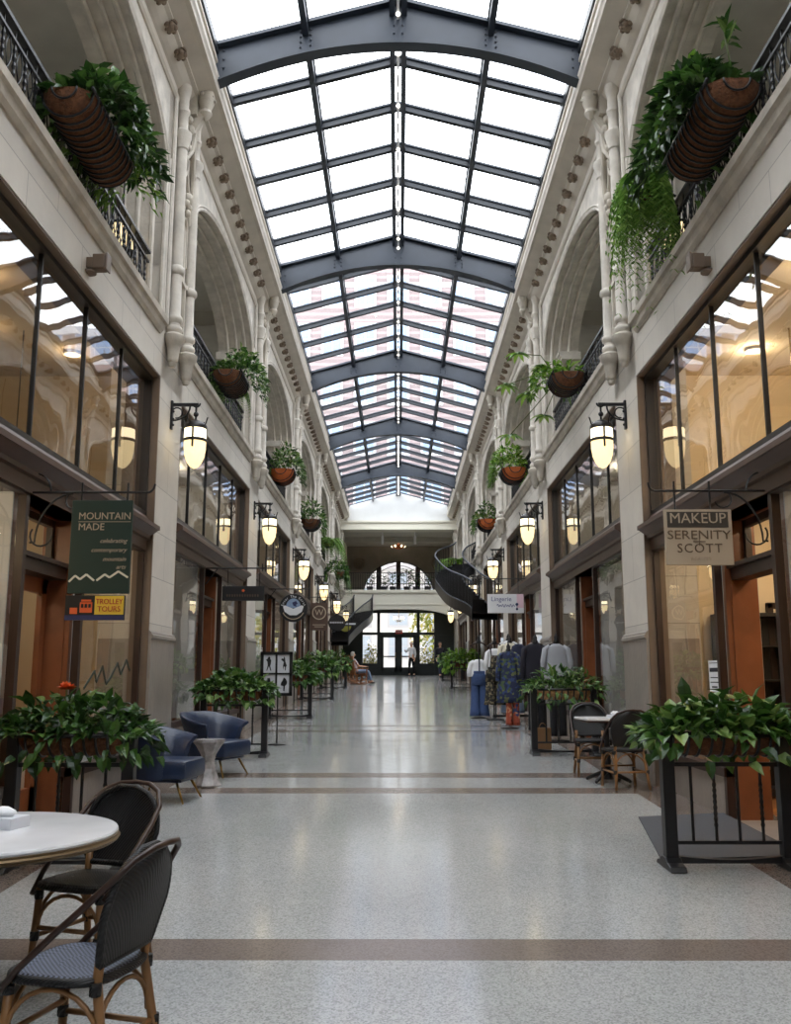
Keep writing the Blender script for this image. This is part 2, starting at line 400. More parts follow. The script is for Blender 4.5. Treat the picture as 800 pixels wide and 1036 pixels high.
def ledge_mesh():
    m=MB()
    m.prism([(W+.62,5.80),(W-.02,5.80),(W-.05,5.84),(W-.07,5.90),(W-.10,5.92),(W-.11,5.99),(W+.62,5.99)],'y',-2.8,2.8)
    return m.build('ledge',M['limed'])
def pier_ornament():
    """colonnettes on corbels with a carved panel between, as child meshes of an Empty"""
    parts=[]
    for s in (-.37,.37):
        m=MB(); cx=W-.09
        m.lathe([(.0,5.48),(.035,5.485),(.05,5.51),(.05,5.54),(.066,5.56),(.07,5.58),(.078,5.68),(.088,5.74),(.095,5.76),(.12,5.80),(.142,5.85),(.146,5.89),(.13,5.905),(.095,5.93)],(cx,s,0),18)
        parts.append(m.build('corbel',M['limed'],smooth='auto'))
        m=MB()
        m.lathe([(.085,5.92),(.10,5.95),(.11,5.98),(.10,6.01),(.078,6.03),(.075,6.06),(.10,6.09),(.106,6.12),(.098,6.15),(.076,6.18),(.073,6.72),(.098,6.74),(.108,6.78),(.10,6.82),(.073,6.85),(.073,8.48),(.09,8.5),(.085,8.54),(.10,8.6),(.125,8.68),(.125,8.73),(.085,8.76),(.07,8.8),(.07,9.0),(.092,9.03),(.088,9.07),(.07,9.1),(.072,9.26),(.095,9.34),(.095,9.42)],(cx,s,0),16)
        parts.append(m.build('colonnette',M['lime2'],smooth='auto'))
        m=MB()
        for q in (-.11,.11): m.tube([(W-.02,s+q*1.25,6.0),(W-.02,s+q*1.25,9.2)],.035,8)
        for q in (-.28,.28):
            if abs(s+q)>.4: m.tube([(W-.005,s+q,6.0),(W-.005,s+q,8.2)],.03,8)
        parts.append(m.build('jamb_shaft',M['lime2'],smooth='auto'))
    m=MB()
    # chevron string, tracery arches, carved leaf bosses
    m.bar((W-.05,-.33,6.86),(W-.10,0,6.72),.07,.06); m.bar((W-.05,.33,6.86),(W-.10,0,6.72),.07,.06)
    m.bar((W-.1,0,6.05),(W-.1,0,6.72),.05,.05)
    m.box(W-.03,W+.02,-.27,.27,6.1,9.2)
    for z0 in (7.0,):
        for q in (-.13,.13):
            m.tube([(W-.05,q+.11*math.cos(a),z0+.62+.16*math.sin(a)) for a in [PI*i/8 for i in range(9)]],.022,6)
            for e in (-.11,.11): m.tube([(W-.05,q+e,z0+.1),(W-.05,q+e,z0+.62)],.02,6)
    pts=[(W-.07,-.34,7.95),(W-.09,-.30,8.25),(W-.12,-.18,8.5),(W-.15,-.06,8.66),(W-.17,0,8.95)]
    m.tube(pts,.032,6); m.tube([(x,-y,z) for x,y,z in pts],.032,6)
    pts=[(W-.06,-.3,7.75),(W-.07,-.2,8.1),(W-.07,-.09,8.28),(W-.08,0,8.4)]
    m.tube(pts,.028,6); m.tube([(x,-y,z) for x,y,z in pts],.028,6)
    for (y,z,r) in ((-.24,8.45,.05),(.24,8.45,.05),(-.12,8.68,.05),(.12,8.68,.05),(0,9.0,.075),(-.08,9.12,.05),(.08,9.12,.05),(0,8.0,.07),(-.07,7.9,.045),(.07,7.9,.045),(0,7.78,.05)):
        m.ball((W-.11,y,z),r,6,sz=1.15)
    parts.append(m.build('tracery',M['limed'],smooth='auto'))
    m=MB()  # carved boss with a face below the cornice
    m.lathe([(.0,9.16),(.05,9.2),(.09,9.27),(.07,9.32),(.085,9.36),(.115,9.44),(.12,9.52),(.10,9.6),(.04,9.66),(0,9.67)],(W-.30,.02,0),12)
    m.ball((W-.42,.02,9.46),.025,6); m.ball((W-.40,-.03,9.51),.018,6); m.ball((W-.40,.07,9.51),.018,6)
    m.box(W-.2,W,-.1,.14,9.2,9.62); m.bar((W-.12,.02,9.0),(W-.27,.02,9.3),.1,.1)
    for a in range(7): m.ball((W-.27+.03*math.cos(a),.02+.11*math.sin(a*.9),9.53+.07*math.cos(a*.9)),.035,5)
    parts.append(m.build('carved_boss',M['limed'],smooth='auto'))
    return parts
A2=pier_mesh(); A3=plinth_mesh(); A4=spandrel_mesh(); A5=ledge_mesh(); ORN=pier_ornament()
# cornice profile (x,z) swept the whole length
ZC=9.66
prof=[(W+.6,9.15),(W-.02,9.15),(W-.045,9.18),(W-.045,9.23),(W-.02,9.26),(W-.02,9.34),(W-.05,9.36),(W-.10,9.40),(W-.17,9.48),(W-.22,9.50),(W-.22,9.53),(2.56,9.60),(2.50,9.61),(2.49,9.66),(2.47,9.70),(2.47,9.78),(2.52,9.80),(2.535,9.80),(2.535,9.98),(2.50,10.0),(2.50,10.04),(2.58,10.08),(2.58,10.24),(W+.6,10.24)]
CORN=MB(); CORN.prism(prof,'y',YB,YG+.1); CORN=CORN.build('cornice',M['corn'])
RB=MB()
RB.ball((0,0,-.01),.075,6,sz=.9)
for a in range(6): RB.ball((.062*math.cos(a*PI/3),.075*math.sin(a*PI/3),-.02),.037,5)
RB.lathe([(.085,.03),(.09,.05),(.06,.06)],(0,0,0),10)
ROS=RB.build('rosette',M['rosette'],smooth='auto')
walls={}
for s,nm in ((-1,'wall_left'),(1,'wall_right')):
    w=thing(nm,'pale limestone arcade wall '+SIDE[s],'wall',kind='structure'); walls[s]=w
    for k in range(K0,K1+1):
        place(A2,'pier',w,(0,P(k),0),s); place(A3,'plinth',w,(0,P(k),fz(P(k))),s)
    for k in range(K0,K1+1):
        c=P(k)-HB
        place(A0,'arcade_arch',w,(0,c,0),s); place(A1,'arch_moulding',w,(0,c,0),s); place(A4,'spandrel',w,(0,c,0),s); place(A5,'ledge',w,(0,c,0),s)
    place(CORN,'cornice',w,(0,0,0),s)
    # balcony walk behind the arches
    m=MB()
    x0,x1=W+.5,W+3.2
    m.box(x0,x1,YB,YE,5.55,5.97); m.box(x0,x1+.2,YB,YE,9.22,9.5); m.box(x1,x1+.2,YB,YE,5.5,9.5)
    m.box(x1,x1+.2,YB,YE,-1,5.6)
    for k in range(K0,K1+1):
        m.box(x1-.12,x1,P(k)-.3,P(k)+.3,5.97,9.22); m.box(x0,x1,P(k)-.12,P(k)+.12,8.9,9.22)
        m.box(x1-.05,x1,P(k)-2.3,P(k)-.9,5.97,8.2)
    g=m.build('balcony_walk',M['plaster'],w); g.scale=(s,1,1)
    # last solid piece to the end wall, and the stretch behind the first pier
    m=MB(); m.box(W,W+.6,P(6)+.5,YE,-.5,9.3); m.box(W,W+.6,YB,P(-1)-HB*2,-.5,9.3)
    g=m.build('end_return',M['lime'],w); g.scale=(s,1,1)
    # frieze rosettes
    for k in range(1,7):
        n=11
        for i in range(n):
            y=P(k)-7.05+1.0+ (5.05+.0)*i/(n-1)
            if y<6.5: continue
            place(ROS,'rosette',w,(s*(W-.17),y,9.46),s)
ntr=0
for s in (-1,1):
    for k in range(0,7):
        ntr+=1; t=thing('trim_%d'%ntr,'carved colonnette pair on corbels, %s pier along, %s'%(ORD.get(k),SIDE[s]),'pier carving',(0,P(k),0),kind='structure')
        for q in ORN: place(q,q.name.split('.')[0],t,(0,0,0),s)
for o in [A0,A1,A2,A3,A4,A5,CORN,ROS]+ORN: bpy.data.objects.remove(o)

# ------------------------------------------------------------------ skylight
EX,EZ,RZ=2.55,10.22,10.92
def roofz(x): return RZ-(RZ-EZ)*abs(x)/EX
ceil=thing('ceiling','long glazed gable skylight over the hall','skylight',kind='structure')
m=MB()
for s in (-1,1):
    for a,b in ((0,1.29),(1.29,EX)):
        m.quad((s*a,YB,roofz(a)+.05),(s*b,YB,roofz(b)+.05),(s*b,YG,roofz(b)+.05),(s*a,YG,roofz(a)+.05))
m.build('glazing',M['sky'],ceil)
for s in (-1,1):
    m=MB(); z=roofz(1.29); m.bar((s*1.29,YB,z-.06),(s*1.29,YG,z-.06),.07,.17); m.bar((s*1.29,YB,z-.15),(s*1.29,YG,z-.15),.085,.02); m.bar((s*1.29,YB,z+.03),(s*1.29,YG,z+.03),.11,.025)
    m.build('purlin',M['steel'],ceil)
    m=MB(); m.bar((s*2.53,YB,EZ-.02),(s*2.53,YG,EZ-.02),.07,.14); m.build('eaves_rail',M['steeld'],ceil)
m=MB()
for q in (-.085,.085): m.bar((q,YB,RZ-.1),(q,YG,RZ-.1),.075,.22)
m.build('ridge_beam',M['steel'],ceil)
bars=MB()
for k in range(K0-1,7):
    y0=P(k)-.05; 
    for i in range(1,6):
        y=y0+7.05*i/6
        if y>YG-.2 or y<YB: continue
        for s in (-1,1):
            bars.cm=0; bars.bar((0,y,RZ-.035),(s*EX,y,EZ-.035),.05,.09); bars.bar((0,y,RZ-.085),(s*EX,y,EZ-.085),.085,.014)
            bars.cm=1; bars.bar((0,y,RZ+.03),(s*EX,y,EZ+.03),.11,.03)
bars.build('glazing_bar_lattice',[M['steeld'],M['steel']],ceil)
def truss_mesh():
    m=MB(); n=24; xs=[-2.60+5.2*i/n for i in range(n+1)]
    def zb(x): return 9.64+.63*(1-(x/2.6)**2)
    def zt(x): return roofz(x)-.0
    for i in range(n):
        a,b=xs[i],xs[i+1]
        m.add([(a,-.02,zb(a)),(b,-.02,zb(b)),(b,-.02,zt(b)),(a,-.02,zt(a)),(a,.02,zb(a)),(b,.02,zb(b)),(b,.02,zt(b)),(a,.02,zt(a))],[(0,1,2,3),(7,6,5,4)])
        m.add([(a,-.10,zb(a)-.018),(b,-.10,zb(b)-.018),(b,.10,zb(b)-.018),(a,.10,zb(a)-.018),(a,-.10,zb(a)+.018),(b,-.10,zb(b)+.018),(b,.10,zb(b)+.018),(a,.10,zb(a)+.018)],[(0,3,2,1),(4,5,6,7),(0,1,5,4),(3,7,6,2)])
        m.add([(a,-.12,zt(a)-.02),(b,-.12,zt(b)-.02),(b,.12,zt(b)-.02),(a,.12,zt(a)-.02),(a,-.12,zt(a)+.03),(b,-.12,zt(b)+.03),(b,.12,zt(b)+.03),(a,.12,zt(a)+.03)],[(0,3,2,1),(4,5,6,7),(0,1,5,4),(3,7,6,2)])
    web=m
    r=MB()
    for x in (-2.42,-1.36,-1.22,-.06,.06,1.22,1.36,2.42):
        z0=zb(x)+.05; k=5 if abs(x)<2 else 4
        for i in range(k):
            r.ball((x,-.03,z0+(zt(x)-z0-.08)*i/(k-1)),.016,4)
    return web,r
for i,k in enumerate(range(-1,7)):
    web,r=truss_mesh()
    if i==0:
        T0=thing('roof_truss','x','roof truss',(0,P(k)-.05,0),kind='structure'); web.build('web_plate',M['steel'],T0); r.build('rivets',M['steel'],T0,smooth=True); t=T0
    else: t=dup(T0,(0,P(k)-.05,0))
    t['label']='arched blue grey steel roof truss, %s along the skylight'%{-1:'one behind the viewpoint',0:'one above the viewpoint'}.get(k,ORD[k])
    t['group']='skylight trusses'
t=thing('string_light','thin white string of bulbs running along the skylight ridge','string light',(0,0,0))
m=MB(); m.tube([(0,P(0),RZ-.24),(0,YG-.4,RZ-.24)],.022,6); m.build('cord',M['conduit'],t)
m=MB()
y=6.0
while y<YG-.6: m.ball((0,y,RZ-.28),.034,5); y+=.42
m.build('bulb',M['white_l'],t,smooth=True)['kind']='stuff'
# gable and beam at the far end
m=MB(); m.prism([(-2.6,9.36),(2.6,9.36),(2.6,EZ-.05),(0,RZ-.05),(-2.6,EZ-.05)],'y',YG,YG+.12)
tag(m.build('wall_gable',M['plasterw']),'white gable panel at the end of the skylight','wall',kind='structure')
m=MB(); m.box(-3.5,3.5,YG-.35,YG+.6,8.92,9.34); m.box(-3.5,3.5,YG-.42,YG+.6,9.26,9.36); m.box(-3.5,3.5,YG-.40,YG,8.9,8.97)
tag(m.build('beam',M['curb']),'broad cream beam under the white gable','beam',kind='structure')
# ceiling of the covered end bay and end wall with half round window
m=MB(); m.box(-3.5,3.5,YG+.5,YE+.3,9.0,9.2); m.box(-3.5,3.5,YG+3.0,YG+3.4,8.75,9.05)
tag(m.build('ceiling_end_bay',M['plaster']),'dark ceiling of the covered end bay','ceiling',kind='structure')
ez=6.0; AR=2.08
m=MB()
def ring_wall(m,y0,y1,hole,xo,zb,zt):
    """wall with a half round hole: hole=(radius, z of spring)"""
    r,zs=hole; n=24
    c=[(r*math.cos(PI*i/n),zs+r*.98*math.sin(PI*i/n)) for i in range(n+1)]
    for y in (y0,y1):
        for i in range(n):
            a,b=c[i],c[i+1]; m.quad((a[0],y,a[1]),(b[0],y,b[1]),(b[0]*xo/r if 0 else b[0],y,zt),(a[0],y,zt))
        for s in (-1,1): m.quad((s*r,y,zb),(s*xo,y,zb),(s*xo,y,zt),(s*r,y,zt))
        if zb<zs: m.quad((-r,y,zb),(r,y,zb),(r,y,zs),(-r,y,zs))
    for i in range(n): m.quad((c[i][0],y0,c[i][1]),(c[i+1][0],y0,c[i+1][1]),(c[i+1][0],y1,c[i+1][1]),(c[i][0],y1,c[i][1]))
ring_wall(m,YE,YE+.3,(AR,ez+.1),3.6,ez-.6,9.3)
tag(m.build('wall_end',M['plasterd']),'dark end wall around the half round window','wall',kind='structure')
wn=thing('window_1','half round window with four lights over the balcony at the end of the hall','window',(0,YE+.1,ez+.1),kind='structure')
m=MB()
m.tube([(AR*math.cos(PI*i/24),0,AR*.98*math.sin(PI*i/24)) for i in range(25)],.07,6)
for x,w in ((0,.13),(-1.12,.14),(1.12,.14)): m.box(x-w,x+w,-.06,.06,0,AR*.98*math.sqrt(1-(x/AR)**2))
m.box(-AR,AR,-.06,.06,-.05,.08); m.box(-AR,AR,-.02,.02,.72,.76); m.tube([(AR*.8*math.cos(PI*i/24),0,AR*.86*math.sin(PI*i/24)) for i in range(25)],.02,5)
m.build('frame',M['woodd'],wn)
m=MB(); m.add([(0,0,0)]+[(AR*math.cos(PI*i/24),0,AR*.98*math.sin(PI*i/24)) for i in range(25)],[(0,i,i+1) for i in range(1,25)]); m.build('pane',M['glass'],wn)
for x in (-2.25,2.25):
    t=thing('wall_roundel','round plaster roundel on the dark end wall, %s side'%('green sign' if x<0 else 'makeup sign'),'roundel',(x,YE-.02,8.0))
    m=MB()
    for r in (.3,.16): m.tube([(r*math.cos(2*PI*i/20),0,r*math.sin(2*PI*i/20)) for i in range(20)],.035,6,closed=True)
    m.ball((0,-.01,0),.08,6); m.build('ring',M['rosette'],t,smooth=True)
# end balcony slab with segmental arch below
m=MB(); yb0=YG+.9
n=20
for i in range(n):
    a=-3.0+6.0*i/n; b=a+6.0/n
    za=5.0-.5*(abs(a)/3)**3.2; zb=5.0-.5*(abs(b)/3)**3.2
    m.add([(a,yb0,za),(b,yb0,zb),(b,yb0,5.95),(a,yb0,5.95),(a,yb0+.5,za),(b,yb0+.5,zb),(b,yb0+.5,5.95),(a,yb0+.5,5.95)],[(0,1,2,3),(0,4,5,1),(7,6,5,4)])
m.box(-3,3,yb0-.08,yb0+.1,5.82,5.97); m.box(-3,3,yb0-.04,yb0+.1,5.2,5.26)
m.box(-3.5,3.5,yb0+.3,YE+.2,5.6,5.95)
tag(m.build('beam_balcony',M['curb']),'cream balcony front with a shallow arch over the entrance','balcony',kind='structure')
# entrance wall: dark green framed glazing
dr=thing('door_1','dark green framed glazed entrance with double doors and transom lights','entrance doors',(0,YD,fz(YD)),kind='structure')
z1=1.98; ztop=3.55
m=MB()
m.box(-3.0,3.0,-.06,.06,0,.12); m.box(-3,3,-.08,.08,2.12,2.26); m.box(-3,3,-.08,.08,3.28,3.42)
for x in (-1.98,-1.06,1.06,1.98): m.box(x-.08,x+.08,-.09,.09,0,4.1)
m.box(-.06,.06,-.05,.05,0,2.15)
m.box(-1.06,-.92,-.05,.05,0,2.15); m.box(.92,1.06,-.05,.05,0,2.15)
m.box(-3,-1.98,-.05,.05,0,4.1); m.box(1.98,3,-.05,.05,0,4.1); m.box(-2,2,-.05,.05,3.42,4.1)
for x0,x1 in ((-1.98,-1.06),(1.06,1.98)): m.box(x0,x1,-.05,.05,0,.62)
m.build('frame',M['irong'],dr)
for s in (-1,1):
    m=MB(); x0,x1=(.06,.92)
    m.box(x0,x0+.13,-.04,.03,.05,2.12); m.box(x1-.13,x1,-.04,.03,.05,2.12); m.box(x0,x1,-.04,.03,.05,.42); m.box(x0,x1,-.04,.03,1.98,2.12); m.box(x0,x1,-.04,.03,.95,1.02)
    d=m.build('door',M['irong'],dr); d.scale=(s,1,1)
    m=MB(); m.tube([(.16,-.08,.9),(.16,-.09,1.2)],.018,6); d2=m.build('handle',M['brass'],d)
m=MB()
for x0,x1,za,zb in ((-1.9,-1.14,.62,2.12),(1.14,1.9,.62,2.12),(-.92,-.06,.4,2.0),(.06,.92,.4,2.0),(-1.9,-1.14,2.26,3.28),(1.14,1.9,2.26,3.28),(-.98,.98,2.26,3.28)): m.quad((x0,0,za),(x1,0,za),(x1,0,zb),(x0,0,zb))
m.build('pane',M['glass'],dr)
m=MB(); m.box(-3.6,3.6,YD-.04,YD+.2,fz(YD)+4.0,5.7); 
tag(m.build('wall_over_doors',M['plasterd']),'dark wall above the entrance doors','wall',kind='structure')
# back wall behind the viewpoint
m=MB(); m.box(-6.5,6.5,YB-.3,YB,-1,10.3); tag(m.build('wall_back',M['lime']),'limestone wall behind the viewpoint','wall',kind='structure')

# ------------------------------------------------------------------ outside: street, buildings, upper storeys
m=MB(); m.box(-60,60,YD+.3,120,1.4,fz(YD)-.02); tag(m.build('ground_outside',M['pave']),'pale pavement and street outside the doors','street',kind='structure')
def house(name,label,x0,x1,y0,y1,z0,z1,mat,cols,rows,ww,wh,z_first,dz,top=.5,win='bluewin'):
    t=thing(name,label,'building',((x0+x1)/2,y0,z0))
    hw=(x1-x0)/2; d=y1-y0
    m=MB(); m.box(-hw,hw,0,d,0,z1-z0); m.build('wall',mat,t)
    m=MB(); m.box(-hw-.25,hw+.25,-.25,d,z1-z0-top,z1-z0); m.box(-hw-.12,hw+.12,-.15,d,z1-z0-top-1.6,z1-z0-top-1.3); m.build('cornice_band',M['lstone'],t)
    m0=MB(); m0.box(-ww/2-.14,ww/2+.14,-.10,.0,-.2,wh+.2); 
    m1=MB(); m1.box(-ww/2,-.05,-.13,-.08,0,wh/2-.04); m1.box(.05,ww/2,-.13,-.08,0,wh/2-.04); m1.box(-ww/2,-.05,-.13,-.08,wh/2+.04,wh); m1.box(.05,ww/2,-.13,-.08,wh/2+.04,wh)
    first=None
    for r in range(rows):
        for c in range(cols):
            x=-hw+(c+.5)*2*hw/cols; z=z_first+r*dz-z0
            if first is None:
                first=m0.build('window_surround',M['lstone'],t,loc=(x,0,z)); p0=m1.build('window_panes',M[win],first)
            else:
                q=first.copy(); COL.objects.link(q); q.location=(x,0,z); pp=p0.copy(); COL.objects.link(pp); pp.parent=q
    return t
house('exterior_building','tall pinkish brick upper storeys seen through the skylight',-11,11,YE+.6,YE+10,10.5,27.2,M['brick'],11,5,1.05,1.7,11.6,3.1)
house('exterior_building','lower brick wing of the upper storeys on the green sign side',-24,-11.8,YE+2,YE+10,10.5,23,M['brick'],6,4,1.1,1.8,11.6,3.1)
house('exterior_building','lower brick wing of the upper storeys on the makeup sign side',11.8,24,YE+2,YE+10,10.5,23,M['brick'],6,4,1.1,1.8,11.6,3.1)
house('exterior_building','pale street building with blue windows beyond the entrance doors',-14,14,78,86,1.4,11,M['outwall'],9,3,1.5,1.7,3.2,2.6,win='greywin')

# ------------------------------------------------------------------ shop fronts
def zc(k): return 3.37+.2*(k-1)
def sill(k): return .755+.234*(k-1)
def ztr(k): return 2.59+.245*(k-1)
XF=3.05
nwin=1; ndoor=1
def shopfront(k,s,door_open=False):
    """ground floor display windows, door and cornice; y is relative to the far pier centre"""
    global nwin,ndoor
    y0,y1=-6.49,-.56; d0,d1=-4.12,-2.72
    zcor,zs,zt=zc(k),sill(k),ztr(k); zf=fz(P(k)+y0)-.3
    nwin+=1
    t=thing('window_%d'%nwin,'shop front of display windows under a brown cornice, %s bay, %s'%(ORD.get(k),SIDE[s]),'shop window',(0,P(k),0),kind='structure'); t.scale=(s,1,1)
    # cornice
    m=MB(); z=zcor
    m.prism([(XF+.25,z-.26),(XF-.02,z-.26),(XF-.02,z-.14),(XF-.06,z-.13),(XF-.06,z-.09),(XF-.11,z-.05),(XF-.15,z-.02),(XF-.17,z-.02),(XF-.17,z+.03),(XF-.12,z+.06),(XF-.05,z+.08),(XF+.0,z+.16),(XF+.25,z+.16)],'y',y0+.02,y1-.02)
    m.build('cornice',M['cornice'],t)
    # posts and rails
    m=MB()
    for a,b in ((y0+.03,y0+.07),(d0-.07,d0),(d1,d1+.07),(y1-.07,y1-.03)): m.box(XF-.0,XF+.07,a,b,zf,zcor-.2)
    for a,b in ((y0,d0),(d1,y1)):
        m.box(XF-.0,XF+.07,a,b,zcor-.28,zcor-.2); m.box(XF-.02,XF+.1,a,b,zs-.06,zs+.02)
    m.build('frame',M['woodd'],t)
    m=MB()
    for a,b in ((y0,d0-.09),(d1+.09,y1)): m.box(XF+.02,XF+.12,a,b,zf,zs-.06)
    m.build('stall_riser',M['granite'],t)
    for a,b in ((y0+.06,d0-.06),(d1+.06,y1-.06)):
        m=MB(); m.quad((XF+.035,a,zs),(XF+.035,b,zs),(XF+.035,b,zcor-.27),(XF+.035,a,zcor-.27)); m.build('pane',M['glass'],t)
    m=MB()
    m.box(XF+.1,XF+.44,d0-.09,d0-.072,zs,zcor-.2); m.box(XF+.1,XF+.44,d1+.072,d1+.09,zs,zcor-.2)
    m.build('display_return',M['plasterw'],t)
    # door recess
    ndoor+=1
    d=thing('door_%d'%ndoor,'orange brown wooden shop doorway with a transom light, %s bay, %s'%(ORD.get(k),SIDE[s]),'shop door',(0,P(k),0),kind='structure'); d.scale=(s,1,1)
    xr=XF+.36
    m=MB(); m.box(XF+.1,xr+.05,d0-.07,d0,zf,zcor-.2); m.box(XF+.1,xr+.05,d1,d1+.07,zf,zcor-.2); m.box(XF,xr,d0,d1,zcor-.26,zcor-.2)
    for yy in (d0,d1):   # raised panels on the jamb faces
        sg=1 if yy==d0 else -1
        for za,zb in ((zs+.1,zt-.1),): m.box(XF+.15,xr-.02,yy+(0 if sg>0 else -.015),yy+(.015 if sg>0 else 0),za,zb)
    m.build('jamb',M['wood'],d)
    m=MB(); m.box(XF+.16,XF+.34,d0,d1,zt-.06,zt+.07); m.box(XF+.12,XF+.36,d0,d1,zt+.05,zt+.09); m.build('transom_bar',M['woodd'],d)
    m=MB(); m.box(xr-.06,xr,d0,d0+.06,zt+.09,zcor-.26); m.box(xr-.06,xr,d1-.06,d1,zt+.09,zcor-.26); m.box(xr-.06,xr,d0,d1,zcor-.33,zcor-.26); m.build('transom_frame',M['woodd'],d)
    m=MB(); m.quad((xr-.03,d0+.06,zt+.09),(xr-.03,d1-.06,zt+.09),(xr-.03,d1-.06,zcor-.33),(xr-.03,d0+.06,zcor-.33)); m.build('transom_pane',M['glass'],d)
    zb=fz(P(k)+d0)
    m=MB(); w=d1-d0; st=.13
    m.box(-.025,.025,0,st,.02,zt-zb-.06); m.box(-.025,.025,w-st,w,.02,zt-zb-.06); m.box(-.025,.025,0,w,.02,.36); m.box(-.025,.025,0,w,zt-zb-.2,zt-zb-.06); m.box(-.025,.025,0,w,.92,1.0)
    lf=m.build('door_leaf',M['wood'],d); lf.location=(xr,d0,zb)
    m=MB(); m.quad((0,st,.36),(0,w-st,.36),(0,w-st,zt-zb-.2),(0,st,zt-zb-.2)); m.build('door_pane',M['glass'],lf)
    m=MB(); m.tube([(-.06,w-.07,.85),(-.07,w-.07,1.15)],.014,6); m.box(-.06,0,w-.09,w-.05,.98,1.02); m.build('door_handle',M['brass'],lf)
    if door_open: lf.rotation_euler=(0,0,-1.35)
    m=MB(); m.quad((XF-.05,d0,zb+.012),(xr+.3,d0,zb+.012),(xr+.3,d1,fz(P(k)+d1)+.012),(XF-.05,d1,fz(P(k)+d1)+.012)); m.build('threshold',M['granite'],d)
    # upper window
    nwin+=1
    u=thing('window_%d'%nwin,'tall upper shop window of five panes, %s bay, %s'%(ORD.get(k),SIDE[s]),'upper window',(0,P(k),0),kind='structure'); u.scale=(s,1,1)
    za,zb2=zcor+.16,5.30
    m=MB(); m.box(XF+.0,XF+.14,y0,y0+.07,za-.1,zb2); m.box(XF,XF+.14,y1-.07,y1,za-.1,zb2); m.box(XF,XF+.14,y0,y1,zb2-.07,zb2); m.box(XF,XF+.14,y0,y1,za-.1,za+.05); m.build('frame',M['bronze'],u)
    m=MB(); m.box(XF+.14,XF+.3,y0,y0+.12,za-.1,zb2); m.box(XF+.14,XF+.3,y1-.12,y1,za-.1,zb2); m.box(XF+.14,XF+.3,y0,y1,zb2-.12,zb2); m.build('inner_lining',M['tanframe'],u)
    for i in range(1,5):
        y=y0+(y1-y0)*i/5; m=MB(); m.box(XF+.03,XF+.07,y-.012,y+.012,za,zb2); m.build('mullion',M['iron'],u)
    for i in range(5):
        a=y0+(y1-y0)*i/5; b=y0+(y1-y0)*(i+1)/5; tl=(R.random()-.5)*.008
        m=MB(); m.quad((XF+.05-tl,a,za),(XF+.05+tl,b,za),(XF+.05+tl,b,zb2),(XF+.05-tl,a,zb2)); m.build('pane',M['glassu'],u)
    m=MB(); m.box(W+.001,XF+.14,y0-.0,y0+.03,zf,5.3); m.box(W+.001,XF+.14,y1-.03,y1,zf,5.3); m.box(W+.01,XF,y0,y1,5.28,5.31)
    m.build('reveal',M['tanframe'],u)
def shop_room(k,s,mat,floor_m,depth=3.1):
    """closed room behind the shop front"""
    y0,y1=P(k)-6.9,P(k)-.15; zf=fz(P(k)-4.1)-.02
    x0=XF+.42; x1=W+depth
    m=MB(); m.box(XF+.12,x1,y0-.15,y0,zf-.3,5.5); m.box(XF+.12,x1,y1,y1+.15,zf-.3,5.5); m.box(x1-.06,x1,y0,y1,zf-.3,5.5); m.box(XF+.12,x1,y0,y1,5.44,5.52)
    w=m.build('wall_shop',mat); w.scale=(s,1,1); tag(w,'inner walls of the shop, %s bay, %s'%(ORD.get(k),SIDE[s]),'wall',kind='structure')
    m=MB(); m.box(XF+.13,x1,y0,y1,zf-.2,zf+.0); f=m.build('floor_shop',floor_m); f.scale=(s,1,1); tag(f,'shop floor, %s bay, %s'%(ORD.get(k),SIDE[s]),'floor',kind='structure')
def pt(name,loc,energy,col=(1,.78,.5),r=.08,parent=None):
    l=bpy.data.lights.new(name,'POINT'); l.energy=energy; l.color=col; l.shadow_soft_size=r
    o=bpy.data.objects.new(name,l); COL.objects.link(o); o.location=loc
    if parent: o.parent=parent
    return o
def down_light(x,y,z,energy,col=(1,.8,.55),label=None,r=.07):
    t=thing('ceiling_spot',label,'ceiling light',(x,y,z))
    m=MB(); m.lathe([(r*1.3,0),(r*1.35,-.03),(r,-.03)],(0,0,0),14); m.build('trim_ring',M['white'],t)
    m=MB(); m.lathe([(0,-.024),(r,-.024)],(0,0,0),14,capt=False); m.build('lens',M['warm'],t)
    pt('spot_glow',(0,0,-.15),energy,col,.06,t)
    return t
for k in range(-1,7):
    for s in (-1,1):
        shopfront(k,s,door_open=(k==1 and s==1))
        mat,fm={(1,1):(M['gcream'],M['sfloor']),(1,-1):(M['gbeige'],M['sfloor'])}.get((k,s),(M['ggrey'] if (k+s)%2 else M['gdark'],M['sfloor']))
        shop_room(k,s,mat,fm)

# ------------------------------------------------------------------ balcony railings
def railing_parts(mat):
    m=MB(); m.box(W+.10,W+.17,-2.62,2.62,6.765,6.80); m.box(W+.115,W+.155,-2.62,2.62,6.65,6.675); m.box(W+.115,W+.155,-2.62,2.62,6.09,6.115)
    rail=m
    b=MB(); x=W+.135; pts=[]; rs=[]
    z=6.0
    while z<=6.78:
        tw=.011+(.009 if int((z-6.0)/.035)%2 else 0) if 6.2<z<6.62 else .009
        pts.append((x,0,z)); rs.append(tw); z+=.035
    b.tube(pts,rs,6)
    c=MB()
    for sg in (-1,1):
        c.tube([(x,sg*(.052*math.sin(PI*i/10)),6.675-.01-.29*i/10) for i in range(11)],.007,5)
        c.tube([(x,sg*(.052*math.sin(PI*i/10)),6.115+.01+.26*i/10) for i in range(11)],.007,5)
    return rail,b,c
rl,bl,scr=railing_parts(None)
NB=24
